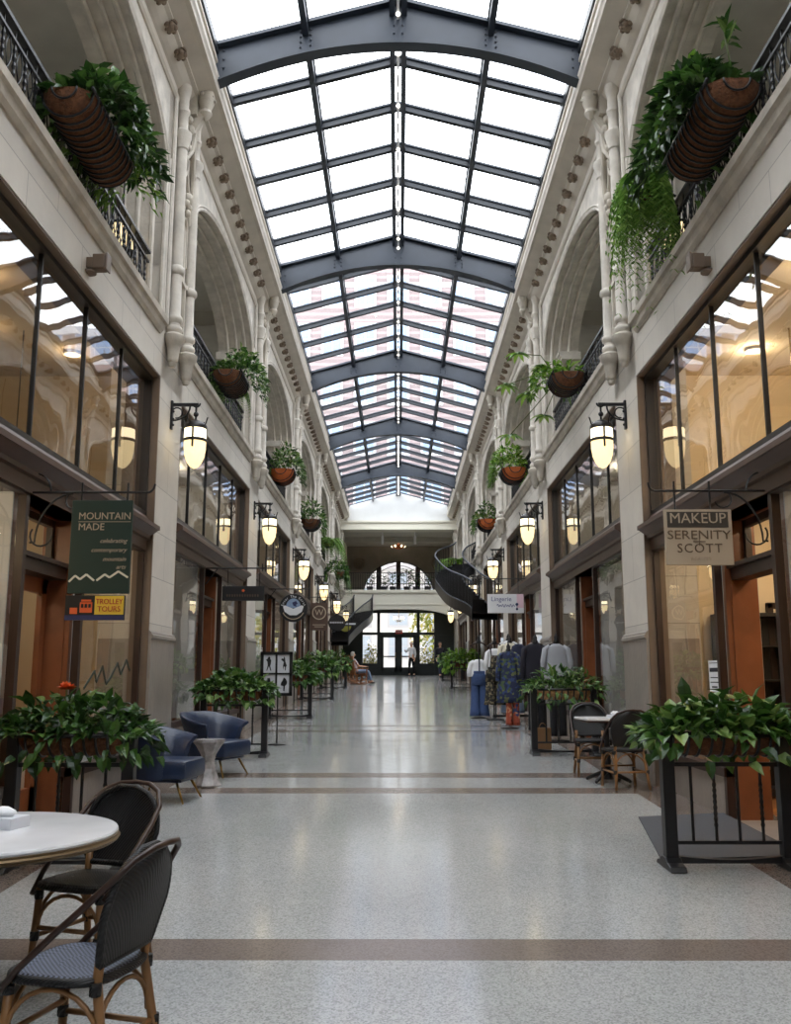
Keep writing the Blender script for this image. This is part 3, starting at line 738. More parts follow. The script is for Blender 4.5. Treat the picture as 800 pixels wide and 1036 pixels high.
def railing_proto():
    t=thing('balcony_railing','x','railing',(0,0,0))
    rl.build('rail_bars',M['iron'],t)
    b0=bl.build('baluster',M['iron'],t); c0=scr.build('scroll',M['iron'],t)
    ys=[-2.5+5.0*i/(NB-1) for i in range(NB)]
    b0.location=(0,ys[0],0); c0.location=(0,ys[0]+2.5/(NB-1),0)
    for y in ys[1:]:
        q=b0.copy(); COL.objects.link(q); q.location=(0,y,0)
    for y in ys[1:-1]:
        q=c0.copy(); COL.objects.link(q); q.location=(0,y+2.5/(NB-1),0)
    return t
def railing_far():
    t=thing('balcony_railing','x','railing',(0,0,0))
    rl.build('rail_bars',M['iron'],t)
    m=MB()
    for i in range(NB):
        y=-2.5+5.0*i/(NB-1); m.box(W+.12,W+.15,y-.012,y+.012,6.0,6.78); m.box(W+.125,W+.145,y+.09,y+.106,6.1,6.66)
    m.build('baluster_panel',M['iron'],t)
    return t
RP=railing_proto(); RF=railing_far()
first={1:True,3:True}
for k in range(0,7):
    for s in (-1,1):
        base=RP if k in (1,2) else RF
        if k==1 and s==-1: t=RP
        elif k==0 and s==-1: t=RF
        else: t=copy_tree(base)
        t.location=(0,P(k)-HB,0); t.scale=(s,1,1)
        t['label']='black iron balcony railing between the %s and next pier %s'%(ORD.get(k-1) if k>1 else ('near' if k==1 else 'hidden'),SIDE[s]); t['group']='balcony railings'
# rail along the end balcony
t=thing('balcony_railing','black iron railing along the end balcony in front of the half round window','railing',(0,YG+1.0,5.97))
m=MB(); m.box(-2.95,2.95,-.02,.02,.86,.9); m.box(-2.95,2.95,-.015,.015,.08,.11); m.build('rail_bars',M['iron'],t)
m=MB()
for i in range(50): m.box(-2.9+i*.118-.01,-2.9+i*.118+.01,-.01,.01,0,.87)
m.build('baluster_panel',M['iron'],t)

# ------------------------------------------------------------------ plants
def leaf(mb,p,d,up,L,Wd,fold=.25,droop=.2,kind=0):
    d=Vector(d).normalized(); up=Vector(up); a=d.cross(up)
    if a.length<1e-4: a=d.orthogonal()
    a.normalize(); n=a.cross(d).normalized(); p=Vector(p)
    def q(t,w,h): return p+d*(L*t)+a*(Wd*w)+n*(L*h)
    f=fold*Wd/L
    if kind==0:
        vs=[q(0,0,0),q(.28,.46,f*.8),q(.62,.42,f*.6-droop*.25),q(1,0,-droop),q(.62,-.42,f*.6-droop*.25),q(.28,-.46,f*.8),q(.32,0,0),q(.66,0,-droop*.3)]
        mb.add(vs,[(0,1,6),(1,2,7,6),(2,3,7),(0,6,5),(6,7,4,5),(7,3,4)])
    else:
        vs=[q(0,0,0),q(.45,.5,f-droop*.15),q(1,0,-droop),q(.45,-.5,f-droop*.15)]
        mb.add(vs,[(0,1,2),(0,2,3)])
def rv(): 
    while True:
        v=Vector((R.uniform(-1,1),R.uniform(-1,1),R.uniform(-1,1)))
        if .05<v.length<1: return v.normalized()
def bush(lx,ly,lz,n,L,Wd,kind=0,z0=0,droop=.25,trail=0):
    """mounded leaves over a lx by ly patch, lz tall; trail leaves hang below the rim"""
    m=MB()
    for i in range(n):
        u=R.uniform(-1,1); v=R.uniform(-1,1)
        dome=max(0,1-(abs(u)**3))*max(.15,1-v*v*.8)
        z=z0+lz*dome*R.uniform(.15,1)
        p=Vector((u*lx/2,v*ly/2,z)); o=Vector((u*1.0*(ly/lx+.25),v*1.1,.35+R.uniform(-.35,.6)))+rv()*.7
        leaf(m,p,o,(0,0,1)+0*Vector((0,0,1)) if False else Vector((0,0,1))+rv()*.5,L*R.uniform(.65,1.25),Wd*R.uniform(.7,1.2),.3,droop,kind)
    for i in range(trail):
        u=R.uniform(-1,1); sd=R.choice((-1,1,1)); 
        p=Vector((u*lx/2,sd*ly/2*R.uniform(.8,1.15),z0-R.uniform(0,lz*.55)))
        leaf(m,p,Vector((u*.5,sd*.8,-.6))+rv()*.5,Vector((0,sd,.6)),L*R.uniform(.65,1.2),Wd*R.uniform(.7,1.2),.3,droop,kind)
    return m
def fern_m(n,L,spread=(1,1),hang=.9):
    m=MB()
    for i in range(n):
        a=R.uniform(0,2*PI); l=L*R.uniform(.6,1.15); e=R.uniform(.1,.9)
        dx,dy=math.cos(a)*spread[0],math.sin(a)*spread[1]
        K=9; pts=[]
        for j in range(K+1):
            t=j/K; r=l*.62*(t**.8)*(1-.25*t); z=l*(e*.55*t-hang*t*t)
            pts.append(Vector((dx*r+R.uniform(-.004,.004),dy*r,z)))
        for j in range(K):
            d=pts[j+1]-pts[j]; side=d.cross(Vector((0,0,1)))
            if side.length<1e-5: side=Vector((1,0,0))
            side.normalize(); w=l*.11*(1-(j/K)*.75)
            for q in (0,.5):
                p=pts[j]+d*q
                for sg in (-1,1): leaf(m,p,side*sg+d.normalized()*.5,Vector((0,0,1)),w*R.uniform(.8,1.2),w*.34,.1,.3,1)
    return m
def basket(rx,L,mat,band,ribs,sides=True):
    """half round trough: radius rx, length L along y"""
    m=MB(); n=12; nl=max(8,int(L/.05)); rr=[]
    for j in range(nl+1):
        y=-L/2+L*j/nl; e=1-max(0,(abs(y)-L/2+rx*.6)/(rx*.6))**2*.55 if L>rx*2 else math.sqrt(max(.05,1-(2*y/L)**2))
        bul=1+.035*math.cos(2*PI*j/nl*ribs)
        rr.append([(rx*e*bul*math.cos(PI+PI*i/n),y,rx*1.0*e*bul*math.sin(PI+PI*i/n)) for i in range(n+1)])
    m.loft(rr,caps=False,closed=False)
    for r_ in (rr[0],rr[-1]): m.add(r_,[tuple(range(n+1))])
    top=[(r_[0][0]*.96,r_[0][1],-.03) for r_ in rr]+[(r_[-1][0]*.96,r_[-1][1],-.03) for r_ in rr[::-1]]
    m.add(top,[tuple(range(len(top)))])
    b=MB()
    for k in range(ribs+1):
        y=-L/2+L*k/ribs; e=1-max(0,(abs(y)-L/2+rx*.6)/(rx*.6))**2*.55 if L>rx*2 else math.sqrt(max(.05,1-(2*y/L)**2))
        b.tube([(rx*1.04*e*math.cos(PI+PI*i/n),y,rx*1.04*e*math.sin(PI+PI*i/n)) for i in range(n+1)],.011,5)
    for sg in (-1,1): b.tube([(sg*rx*1.02,-L/2*.98,0),(sg*rx*1.02,L/2*.98,0)],.014,6)
    return m,b
def rail_planter(label,k,s,y,L,rx,zc_,leafmat,fol,mat='coco',x=2.80,loc_f=(0,0,0)):
    t=thing('railing_planter',label,'planter',(s*x,y,zc_),0,'planters on the balcony railings')
    m,b=basket(rx,L,None,None,max(5,int(L/.09)))
    m.build('liner',M[mat],t,smooth=True); b.build('basket_wire',M['iron'],t,smooth=True)
    for f,mt in fol: 
        o=f.build('foliage',M[mt],t,loc=loc_f)
    m=MB(); 
    for q in (-.3,.3): m.bar((s*rx,q*L,0),(s*(3.06-x+.03),q*L,.12),.02,.02); m.tube([(s*(3.06-x+.0),q*L,.1),(s*(3.1-x+.05),q*L,.14),(s*(3.1-x+.08),q*L,.02)],.01,5)
    m.build('hook',M['iron'],t)
    return t
def rot_fol(m,a=PI/2):
    c,s_=math.cos(a),math.sin(a); m.v=[(x*c-y*s_,x*s_+y*c,z) for x,y,z in m.v]; return m
def shift(m,dx,dy,dz): m.v=[(x+dx,y+dy,z+dz) for x,y,z in m.v]; return m
yc=lambda k:P(k)-HB
# bay 1
rail_planter('long ribbed brown basket of dark leafy plants on the balcony above the green shop sign',1,-1,7.82,1.35,.23,6.56,'leaf',
    [(shift(rot_fol(bush(1.45,.62,.55,760,.14,.085,0,0,.3,120)),.14,.15,.02),'leaf'),(shift(rot_fol(bush(.45,.45,.3,160,.1,.03,1,0,.4,60)),.14,.8,-.10),'leafb')],x=2.84)
t=rail_planter('long ribbed brown basket of dark leafy plants on the balcony above the makeup sign',1,1,7.72,1.35,.24,6.56,'leaf',
    [(shift(rot_fol(bush(1.45,.62,.55,640,.15,.095,0,0,.3,130)),-.16,.15,.02),'leaf'),(shift(rot_fol(bush(.6,.4,.35,50,.13,.09,0,0,.3,20)),-.2,-.05,.2),'leafb')],x=2.84)
m=MB()   # tall shoot
m.tube([(.05,-.5,0),(.0,-.52,.35),(-.02,-.50,.62)],.008,5); m.build('stem',M['stem'],t)
m=MB()
for i in range(16): leaf(m,(-.0,-.51,.38+.26*R.random()),Vector((R.uniform(-1,1),R.uniform(-1,1),R.uniform(.1,.8))),(0,0,1),.19,.05,.2,.35,0)
m.build('foliage',M['leafm'],t)
t=thing('hanging_fern','bright feathery fern spilling down the railing end above the makeup sign','fern',(2.74,9.55,7.0))
m,b=basket(.15,.34,None,None,4); m.build('pot',M['coco'],t,smooth=True); b.build('wire',M['iron'],t)
m=MB(); m.bar((.1,0,0),(.34,0,-.14),.02,.02); m.build('hook',M['iron'],t)
fern_m(210,1.6,(.55,.7),.95).build('fronds',M['fern'],t)
# bay 2
rail_planter('brown basket of mixed green foliage on the second balcony, green sign side',2,-1,yc(2)-.3,1.0,.24,6.52,'leafm',
    [(shift(rot_fol(bush(1.1,.7,.55,600,.11,.055,0,0,.35,220)),.16,.15,.02),'leafm'),(shift(fern_m(14,.8,(.5,.6),.9),.1,.45,-.1),'fern')])
t=rail_planter('rounded brown basket with long pale leafy shoots on the second balcony',2,1,yc(2)-.3,.75,.27,6.52,'leafb',
    [(shift(rot_fol(bush(.9,.6,.35,190,.12,.07,0,0,.35,80)),-.2,.3,0),'leafb'),(shift(rot_fol(bush(.5,.3,.2,40,.16,.05,1,0,.3,10)),0,-.1,.02),'leafb')])
for (dx,dy,dz) in ((-.75,.35,.55),(-.95,.55,.05),(-.6,.6,-.1),(-.85,.9,-.75),(-.38,.2,.25),(-.3,.55,-.5)):
    m=MB(); m.tube([(-.1,.2,.05),(dx*.5,dy*.7,dz*.6+.15),(dx,dy,dz)],.009,5); m.build('stem',M['stem'],t)
    m=MB()
    for i in range(11):
        a=2*PI*i/11; leaf(m,(dx,dy,dz),Vector((math.cos(a),math.sin(a)*.8,.1-.35*R.random())),(0,0,1),.26*R.uniform(.8,1.1),.085,.2,.3,0)
    m.build('foliage',M['leafb'],t)
# bay 3 onward
rail_planter('orange pot basket of trailing leaves on the third balcony, green sign side',3,-1,yc(3),.8,.3,6.55,'leafm',
    [(shift(rot_fol(bush(1.1,.75,.6,520,.12,.06,0,0,.35,320)),.10,-.05,.05),'leafm')],'terra',x=2.84)
rail_planter('orange lined basket of bushy leaves on the third balcony, makeup sign side',3,1,yc(3)-.1,.9,.3,6.55,'leafb',
    [(shift(rot_fol(bush(1.1,.75,.65,560,.13,.06,0,0,.35,240)),-.12,.05,.05),'leafb')],'terra')
rail_planter('basket of dark trailing leaves on the fourth balcony on the green sign side',4,-1,yc(4),.9,.3,6.5,'leafm',
    [(rot_fol(bush(1.2,.8,.7,280,.16,.07,1,0,.35,160)),'leafm')],'coco')
rail_planter('orange pot basket with green tuft on the fourth balcony on the makeup sign side',4,1,yc(4),.9,.32,6.5,'leafm',
    [(rot_fol(bush(1.1,.8,.6,240,.16,.07,1,0,.35,90)),'leafm')],'terra',x=2.84)
rail_planter('large hanging fern on the fifth balcony',5,-1,yc(5)+.5,.8,.25,6.95,'fern',[(fern_m(130,1.7,(.9,1.1),.75),'fern'),(shift(rot_fol(bush(1,.8,.5,200,.2,.08,1,-1.2,.4,150)),.3,.3,0),'leafm')])
rail_planter('hanging leafy planter on the sixth balcony on the green sign side',6,-1,yc(6),1.0,.3,6.4,'fern',[(fern_m(110,1.5,(.9,1),.9),'leafm')])
rail_planter('feathery bright fern on the sixth balcony beside the curved stair',6,1,yc(6)-.2,.8,.3,6.9,'fern',[(fern_m(140,1.6,(1.1,1),.6),'leafb')],x=2.6)

# ------------------------------------------------------------------ pier lanterns
def lantern():
    t=thing('wall_lantern','x','lantern',(0,0,0))
    m=MB()   # bracket: from wall plane x=W towards the hall
    m.box(W-.03,W-.002,-.03,.03,4.86,5.24); m.box(2.60,W-.01,-.018,.018,5.17,5.21)
    m.tube([(W-.03,0,4.98)]+[(W-.03-.22*math.sin(a),0,5.17-.19*math.cos(a)) for a in [PI/2*i/8 for i in range(9)]],.012,6)
    m.tube([(W-.08+.07*math.cos(a),0,5.08+.07*math.sin(a)) for a in [2*PI*i/14 for i in range(12)]],.010,5)
    for z in (4.92,5.0,5.1): m.ball((W-.035,0,z),.018,5)
    m.build('bracket',M['iron'],t)
    cx=2.63
    m=MB(); m.tube([(cx,0,5.18),(cx,0,4.96)],.014,6); m.ball((cx,0,5.06),.035,6); m.tube([(cx+.05*math.cos(a),0,5.21+.05*math.sin(a)) for a in [PI+PI*i/8 for i in range(9)]],.012,5)
    m.build('hanger',M['iron'],t)
    m=MB(); m.lathe([(.02,4.985),(.06,4.97),(.13,4.93),(.150,4.90),(.150,4.87),(.142,4.86)],(cx,0,0),18)
    for a in range(4): m.tube([(cx+.148*math.cos(a*PI/2+.4),.148*math.sin(a*PI/2+.4),4.9),(cx+.185*math.cos(a*PI/2+.4),.185*math.sin(a*PI/2+.4),5.0)],.010,5)
    m.build('cap',M['bronze'],t,smooth='auto')
    m=MB(); m.lathe([(.138,4.87),(.142,4.76),(.142,4.70)],(cx,0,0),20,capb=False,capt=False); m.build('upper_glass',M['lampt'],t,smooth=True)
    m=MB(); m.lathe([(.142,4.70),(.140,4.60),(.125,4.50),(.095,4.42),(.055,4.365),(.018,4.345),(0,4.335)],(cx,0,0),20,capb=False); m.build('lower_glass',M['lamp'],t,smooth=True)
    m=MB(); m.lathe([(.146,4.69),(.152,4.70),(.152,4.72),(.146,4.73)],(cx,0,0),20,capb=False,capt=False)
    for a in range(3): 
        an=a*2*PI/3-PI/2; m.box(cx+.143*math.cos(an)-.012,cx+.143*math.cos(an)+.012,.143*math.sin(an)-.012,.143*math.sin(an)+.012,4.60,4.87)
    m.build('band',M['bronze'],t,smooth='auto')
    return t
LT=lantern(); firstl=True
for k in range(0,7):
    for s in (-1,1):
        t=LT if firstl else copy_tree(LT); firstl=False
        t.location=(0,P(k),-.09); t.scale=(s,1,1)
        t['label']='glowing acorn lantern on an iron bracket, %s pier along, %s'%(ORD.get(k) if k else 'unseen near',SIDE[s]); t['group']='pier lanterns'
# little lanterns in the balcony walk
cl=None
for k in (1,2,3,4):
    for s in (-1,1):
        lab='small glowing drum lantern in the %s balcony walk %s'%(ORD[k],SIDE[s])
        if cl is None or (k==2 and s==-1):
            t=cl=thing('drum_lantern',lab,'lantern',(0,0,0),0,'drum lanterns')
            m=MB(); m.lathe([(.15,0),(.15,.30)],(0,0,0),16); m.build('shade',M['lamp'],t,smooth='auto')
            m=MB()
            for a in range(8): m.box(.15*math.cos(a*PI/4)-.01,.15*math.cos(a*PI/4)+.01,.15*math.sin(a*PI/4)-.01,.15*math.sin(a*PI/4)+.01,-.01,.32)
            m.lathe([(.16,.30),(.16,.33),(.03,.40)],(0,0,0),16); m.lathe([(.16,-.02),(.16,.0)],(0,0,0),16); m.tube([(0,0,.38),(0,0,2.5 if k>1 else 1.64)],.01,5); m.build('cage',M['bronze'],t)
        else: t=copy_tree(cl)
        t.location=(s*(3.30 if k==1 else 3.75),yc(k)+(2.2 if k==1 else -.1),6.72 if k>1 else 6.60); t['label']=lab
# spandrel flood lights
fl=None
for s in (-1,1):
    lab='small grey floodlight on the stone band '+SIDE[s]
    if fl is None:
        t=fl=thing('flood_light',lab,'floodlight',(0,0,0),0)
        m=MB(); m.box(W-.18,W-.06,-.06,.06,5.48,5.63); m.prism([(W-.18,5.48),(W-.205,5.465),(W-.205,5.645),(W-.18,5.63)],'y',-.07,.07); m.build('housing',M['tanframe'],t,bevel=.02)
        m=MB(); m.box(W-.06,W,-.04,.04,5.50,5.60); m.lathe([(.07,0),(.07,.02)],(W-.02,0,5.45),12); m.build('mount',M['tanframe'],t)
    else: t=copy_tree(fl)
    t.location=(0,8.3,-.06); t.scale=(s,1,1); t['label']=lab

# ------------------------------------------------------------------ signs
def text(s,size,mat,parent,loc,name='lettering',align='CENTER',ext=.002,sx=1,shear=0,space=1.0):
    c=bpy.data.curves.new(name,'FONT'); c.body=s; c.size=size; c.align_x=align; c.align_y='CENTER'; c.extrude=ext; c.resolution_u=3; c.shear=shear; c.space_character=space
    o=bpy.data.objects.new(name+'_c',c); COL.objects.link(o); dg=bpy.context.evaluated_depsgraph_get(); dg.update()
    me=bpy.data.meshes.new_from_object(o.evaluated_get(dg)); me.materials.clear(); me.materials.append(mat)
    bpy.data.objects.remove(o); q=bpy.data.objects.new(name,me); COL.objects.link(q); q.parent=parent; q.location=loc; q.rotation_euler=(PI/2,0,0); q.scale=(sx,1,1); return q
def sign_bracket(label,s,y,z,x_out,hang,curl=True):
    """wrought rod from the shop front into the hall with scrolls"""
    t=thing('sign_bracket',label,'bracket',(0,y,z)); 
    m=MB(); xw=XF-.01
    m.tube([(s*xw,0,0),(s*(x_out+.05),0,0)]+[(s*(x_out+.03-.06*math.sin(a)),0,.07-.07*math.cos(a)) for a in [PI/2*i/6 for i in range(7)]],.010,6)
    m.tube([(s*(xw-.01),0,-.42)]+[(s*(xw-.05-.30*(1-math.cos(a))),0,-.42+.41*math.sin(a)) for a in [PI/2*i/10 for i in range(11)]],.009,6)
    m.tube([(s*(xw-.10+.09*math.cos(a)),0,-.36+.09*math.sin(a)) for a in [PI+PI*1.2*i/10 for i in range(11)]],.008,5)
    m.tube([(s*(xw-.02),0,.16)]+[(s*(xw-.02-.14*math.sin(a)),0,.16-.15*(1-math.cos(a))) for a in [PI/2*i/8 for i in range(9)]],.008,5)
    m.tube([(s*(xw-.36+.07*math.cos(a)),0,-.07+.07*math.sin(a)) for a in [PI/2-PI*1.4*i/10 for i in range(11)]],.007,5)
    for h in hang: m.bar((s*h,0,-.10),(s*h,0,.08),.014,.014)
    m.build('rod',M['iron'],t); 
    return t
# green sign
yS=7.55
sign_bracket('wrought iron sign bracket holding the dark green sign',-1,yS,3.12,2.05,(2.62,2.24))
t=thing('shop_sign','tall dark green hanging sign lettered MOUNTAIN MADE with a mountain line','sign',(-2.44,yS,2.66))
m=MB(); m.box(-.25,.25,-.018,.018,-.38,.39); m.build('board',M['dgreen'],t,bevel=.004)
m=MB(); 
for x in (-.18,.2): m.tube([(x,0,.38),(x,0,.47)],.006,5)
m.build('hanger',M['iron'],t)
text('MOUNTAIN',.082,M['tanl'],t,(.025,-.021,.255),sx=.98); text('MADE',.082,M['tanl'],t,(-.19,-.021,.165),align='LEFT',sx=.98)
m=MB(); m.box(-.19,.24,-.022,-.018,.208,.212); m.build('rule_line',M['tanl'],t)
for i,(w_,z) in enumerate((('celebrating',.05),('contemporary',-.025),('mountain',-.1),('arts',-.165))):
    text(w_,.05,M['tanl'],t,(.215,-.021,z),align='RIGHT',shear=.35)
m=MB()
pk=[(-.24,-.285),(-.19,-.235),(-.15,-.265),(-.10,-.225),(-.035,-.275)]
pk2=[(-.015,-.275),(.05,-.225),(.09,-.25),(.16,-.2),(.24,-.25)]
for L_ in (pk,pk2):
    for a,b in zip(L_[:-1],L_[1:]): m.bar((a[0],-.02,a[1]),(b[0],-.02,b[1]),.006,.016)
m.build('mountain_line',M['cream'],t)
t=thing('shop_sign','small colourful TROLLEY TOURS sign hung below the dark green sign','sign',(-2.46,yS,2.165))
m=MB(); m.box(-.24,.24,-.012,.012,-.10,.10); m.build('board',M['black'],t)
m=MB(); m.box(-.0,.235,-.016,-.012,-.055,.095); m.build('yellow_panel',M['yellow'],t)
m=MB(); m.box(-.24,.24,-.016,-.012,-.10,-.06); m.build('navy_strip',M['navy'],t)
m=MB(); m.box(-.12,-.02,-.016,-.012,-.04,.045); m.box(-.20,-.14,-.016,-.012,-.05,.0); m.box(-.11,-.03,-.018,-.012,.05,.065); m.build('trolley_picture',M['orange'],t)
m=MB(); 
for x in (-.1,-.07,-.04): m.box(x-.01,x+.01,-.019,-.012,.0,.03)
m.build('trolley_window',M['black'],t)
text('TROLLEY',.062,M['red'],t,(.118,-.019,.048),sx=.86); text('TOURS',.062,M['red'],t,(.118,-.019,-.012),sx=.95)
text('HISTORIC TOURS',.03,M['tanl'],t,(0,-.019,-.081)) if 0 else None
m=MB(); m.tube([(-.18,0,.10),(-.18,0,.14)],.005,5); m.tube([(.18,0,.10),(.18,0,.14)],.005,5); m.bar((-.1,0,.125),(.2,0,.125),.012,.02); m.build('hanger',M['conduit'],t)
# makeup sign
sign_bracket('wrought iron sign bracket holding the makeup sign',1,yS,3.13,2.10,(2.28,2.57))
t=thing('shop_sign','square taupe hanging sign lettered MAKEUP and SERENITY SCOTT','sign',(2.46,yS,2.745))
m=MB(); m.box(-.275,.275,-.018,.018,-.235,.225); m.build('board',M['taupe'],t,bevel=.003)
m=MB(); m.box(-.255,.245,-.022,-.018,.075,.205); m.build('dark_panel',M['taupd'],t)
text('MAKEUP',.122,M['taupe'],t,(-.005,-.024,.148),sx=1.0); 
text('HAIR COLOR STUDIO',.026,M['tanl'],t,(0,-.024,.088)) if 0 else None
text('SERENITY',.106,M['taupl'],t,(0,-.021,.01),sx=1.15); text('SCOTT',.106,M['taupl'],t,(0,-.021,-.10),sx=1.0,space=1.15); text('BEAUTY',.042,M['tanl'],t,(.01,-.021,-.185),space=1.2)
m=MB(); m.bar((-.05,-.02,-.042),(.05,-.02,-.042),.005,.008); m.bar((0,-.02,-.075),(0,-.02,-.02),.008,.005); m.build('flourish',M['taupl'],t)
m=MB(); m.tube([(.11,0,.22),(.11,0,.36)],.006,5); m.tube([(-.18,0,.22),(-.18,0,.36)],.006,5); m.build('hanger',M['iron'],t)
# further signs on the green side
def simple_bracket(label,s,y,z,x_out):
    t=thing('sign_bracket',label,'bracket',(0,y,z)); m=MB(); m.tube([(s*(XF-.01),0,0),(s*x_out,0,0),(s*(x_out-.03),0,.04)],.012,6); m.tube([(s*(XF-.01),0,-.25),(s*(XF-.2),0,0)],.009,5); m.bar((s*(x_out+.15),0,-.05),(s*(x_out+.15),0,.07),.015,.015); m.build('rod',M['iron'],t); return t
yS2=14.62
simple_bracket('plain iron sign bracket holding the long black sign',-1,yS2,3.30,2.0)
t=thing('shop_sign','long flat black hanging sign with faint gold emblem and lettering','sign',(-2.44,yS2,2.90))
m=MB(); m.box(-.33,.33,-.02,.02,-.115,.115); m.build('board',M['black'],t,bevel=.004)
m=MB(); m.lathe([(0,0),(.025,.0)],(0,0,0),5,capt=False); m.v=[(x,-.022,y+.045) for x,y,z in m.v]; m.build('emblem',M['orange'],t)
m=MB()
for i in range(13): m.box(-.26+i*.04,-.24+i*.04,-.022,-.019,-.05,-.015)
m.build('lettering',M['cornice'],t)
m=MB()
for x in (-.25,.25): m.tube([(x,0,.115),(x,0,.40)],.006,5)
m.build('hanger',M['iron'],t)
yS3=21.65
simple_bracket('plain iron sign bracket holding the round globe sign',-1,yS3,3.62,2.1)
t=thing('shop_sign','round black hanging sign with white lettering round a pale globe shaped dish','sign',(-2.44,yS3,3.18))
m=MB(); m.lathe([(0,-.02),(.325,-.02),(.33,0),(.325,.02),(0,.02)],(0,0,0),32); m.v=[(x,z,y) for x,y,z in m.v]; m.build('board',M['black'],t)
m=MB(); m.lathe([(0,0),(.2,0)],(0,0,0),24,capt=False); m.v=[(x*.85,-.023,max(-.02,y)*1.0+.02) for x,y,z in m.v]; m.build('globe_picture',M['jeanl'],t)
m=MB(); m.prism([(-.24,.03),(-.2,.06),(0,-.02),(.2,.06),(.24,.03),(.2,-.09),(.08,-.17),(-.08,-.17),(-.2,-.09)],'y',-.027,-.022); m.build('dish_picture',M['white'],t)
m=MB(); m.prism([(-.03,.12),(.06,.16),(.1,.1),(.06,.07),(.08,.02),(.0,.05)],'y',-.03,-.024); m.build('dish_mark',M['navy'],t)
tw='Enter The Earth'
for i,ch in enumerate(tw):
    a=math.radians(166-152*i/(len(tw)-1)); q=text(ch,.08,M['white'],t,(.262*math.cos(a),-.024,.262*math.sin(a))) if ch!=' ' else None
    if q: q.rotation_euler=(PI/2,-(a-PI/2),0); 
m=MB(); m.tube([(.262*math.cos(a),-.022,.262*math.sin(a)) for a in [math.radians(205+130*i/16) for i in range(17)]],.012,5); m.build('lower_arc',M['tanl'],t)
m=MB(); m.tube([(0,0,.33),(0,0,.44)],.008,5); m.build('hanger',M['iron'],t)
yS4=28.7
simple_bracket('plain iron sign bracket holding the brown sign with the ringed W',-1,yS4,4.02,2.1)
t=thing('shop_sign','brown hanging sign with a pale letter W in a ring','sign',(-2.44,yS4,3.42))
m=MB(); m.box(-.26,.26,-.02,.02,-.42,.42); m.build('board',M['cornice'],t)
m=MB(); m.tube([(.2*math.cos(2*PI*i/24),-.024,.12+.2*math.sin(2*PI*i/24)) for i in range(24)],.02,5,closed=True); m.build('ring',M['taupe'],t)
text('W',.26,M['taupe'],t,(0,-.024,.12)); text('WINE',.07,M['taupe'],t,(0,-.024,-.25)) if 0 else None
m=MB(); m.box(-.2,.2,-.024,-.02,-.26,-.24); m.box(-.14,.14,-.024,-.02,-.32,-.30); m.tube([(0,0,.42),(0,0,.58)],.008,5); m.build('hanger',M['taupe'],t)
yS5=35.7
simple_bracket('plain iron sign bracket holding the black oval sign',-1,yS5,4.2,2.0)
t=thing('shop_sign','black oval hanging sign with one pale lettered bar','sign',(-2.35,yS5,3.62))
m=MB(); m.lathe([(0,-.02),(.33,-.02),(.33,.02),(0,.02)],(0,0,0),28); m.v=[(x,z,y*.95) for x,y,z in m.v]; m.build('board',M['black'],t)
m=MB(); m.box(-.36,.36,-.03,-.02,-.04,.07); m.build('bar',M['taupd'],t); text('TRADING CO',.09,M['pwhite'],t,(0,-.034,.015)) if 0 else None
m=MB()
for i in range(8): m.box(-.26+i*.065,-.22+i*.065,-.034,-.03,-.012,.04)
m.build('lettering',M['pwhite'],t); m=MB(); m.tube([(0,0,.3),(0,0,.55)],.008,5); m.build('hanger',M['iron'],t)
yS6=42.7
simple_bracket('plain iron sign bracket holding the small yellow green sign',-1,yS6,4.45,2.0)
t=thing('shop_sign','small hanging sign with a white bar over a yellow green half disc','sign',(-2.3,yS6,3.95))
m=MB(); m.box(-.38,.38,-.02,.02,-.08,.1); m.build('board',M['black'],t)
m=MB(); m.box(-.3,.34,-.026,-.02,-.02,.05); m.build('white_bar',M['pwhite'],t)
m=MB(); m.lathe([(0,-.015),(.26,-.015),(.26,.015),(0,.015)],(0,0,0),16,a0=PI,a1=2*PI); m.v=[(x-.12,z,y-.08) for x,y,z in m.v]; m.build('half_disc',M['yellowf'],t); m=MB(); m.tube([(0,0,.1),(0,0,.5)],.008,5); m.build('hanger',M['iron'],t)
# white sign on the makeup side
simple_bracket('plain iron sign bracket holding the white banner sign',1,yS3,3.86,2.0)
t=thing('shop_sign','long white hanging sign with pale blue lettering above the clothes displays','sign',(2.49,yS3,3.28))
m=MB(); m.box(-.42,.42,-.02,.02,-.22,.22); m.build('board',M['white'],t,bevel=.004)
m=MB(); m.box(.26,.42,-.024,-.02,-.1,.22); m.build('pink_corner',M['pink'],t)
text('Lingerie',.15,M['inkblue'],t,(-.1,-.024,.1))
m=MB(); m.tube([(-.2+.42*i/40,-.024,-.05+.028*math.sin(i*1.1)+.012*math.sin(i*.7)) for i in range(41)],.007,4); m.build('script_line',M['inkblue'],t)
m=MB(); m.ball((.26,-.024,-.02),.035,5); m.ball((.26,-.024,-.13),.028,5); m.bar((.26,-.024,-.15),(.26,-.024,.0),.01,.01); m.build('figure_mark',M['navy'],t)
m=MB()
for x in (-.3,.3): m.tube([(x,0,.22),(x,0,.56)],.006,5)
m.build('hanger',M['iron'],t)

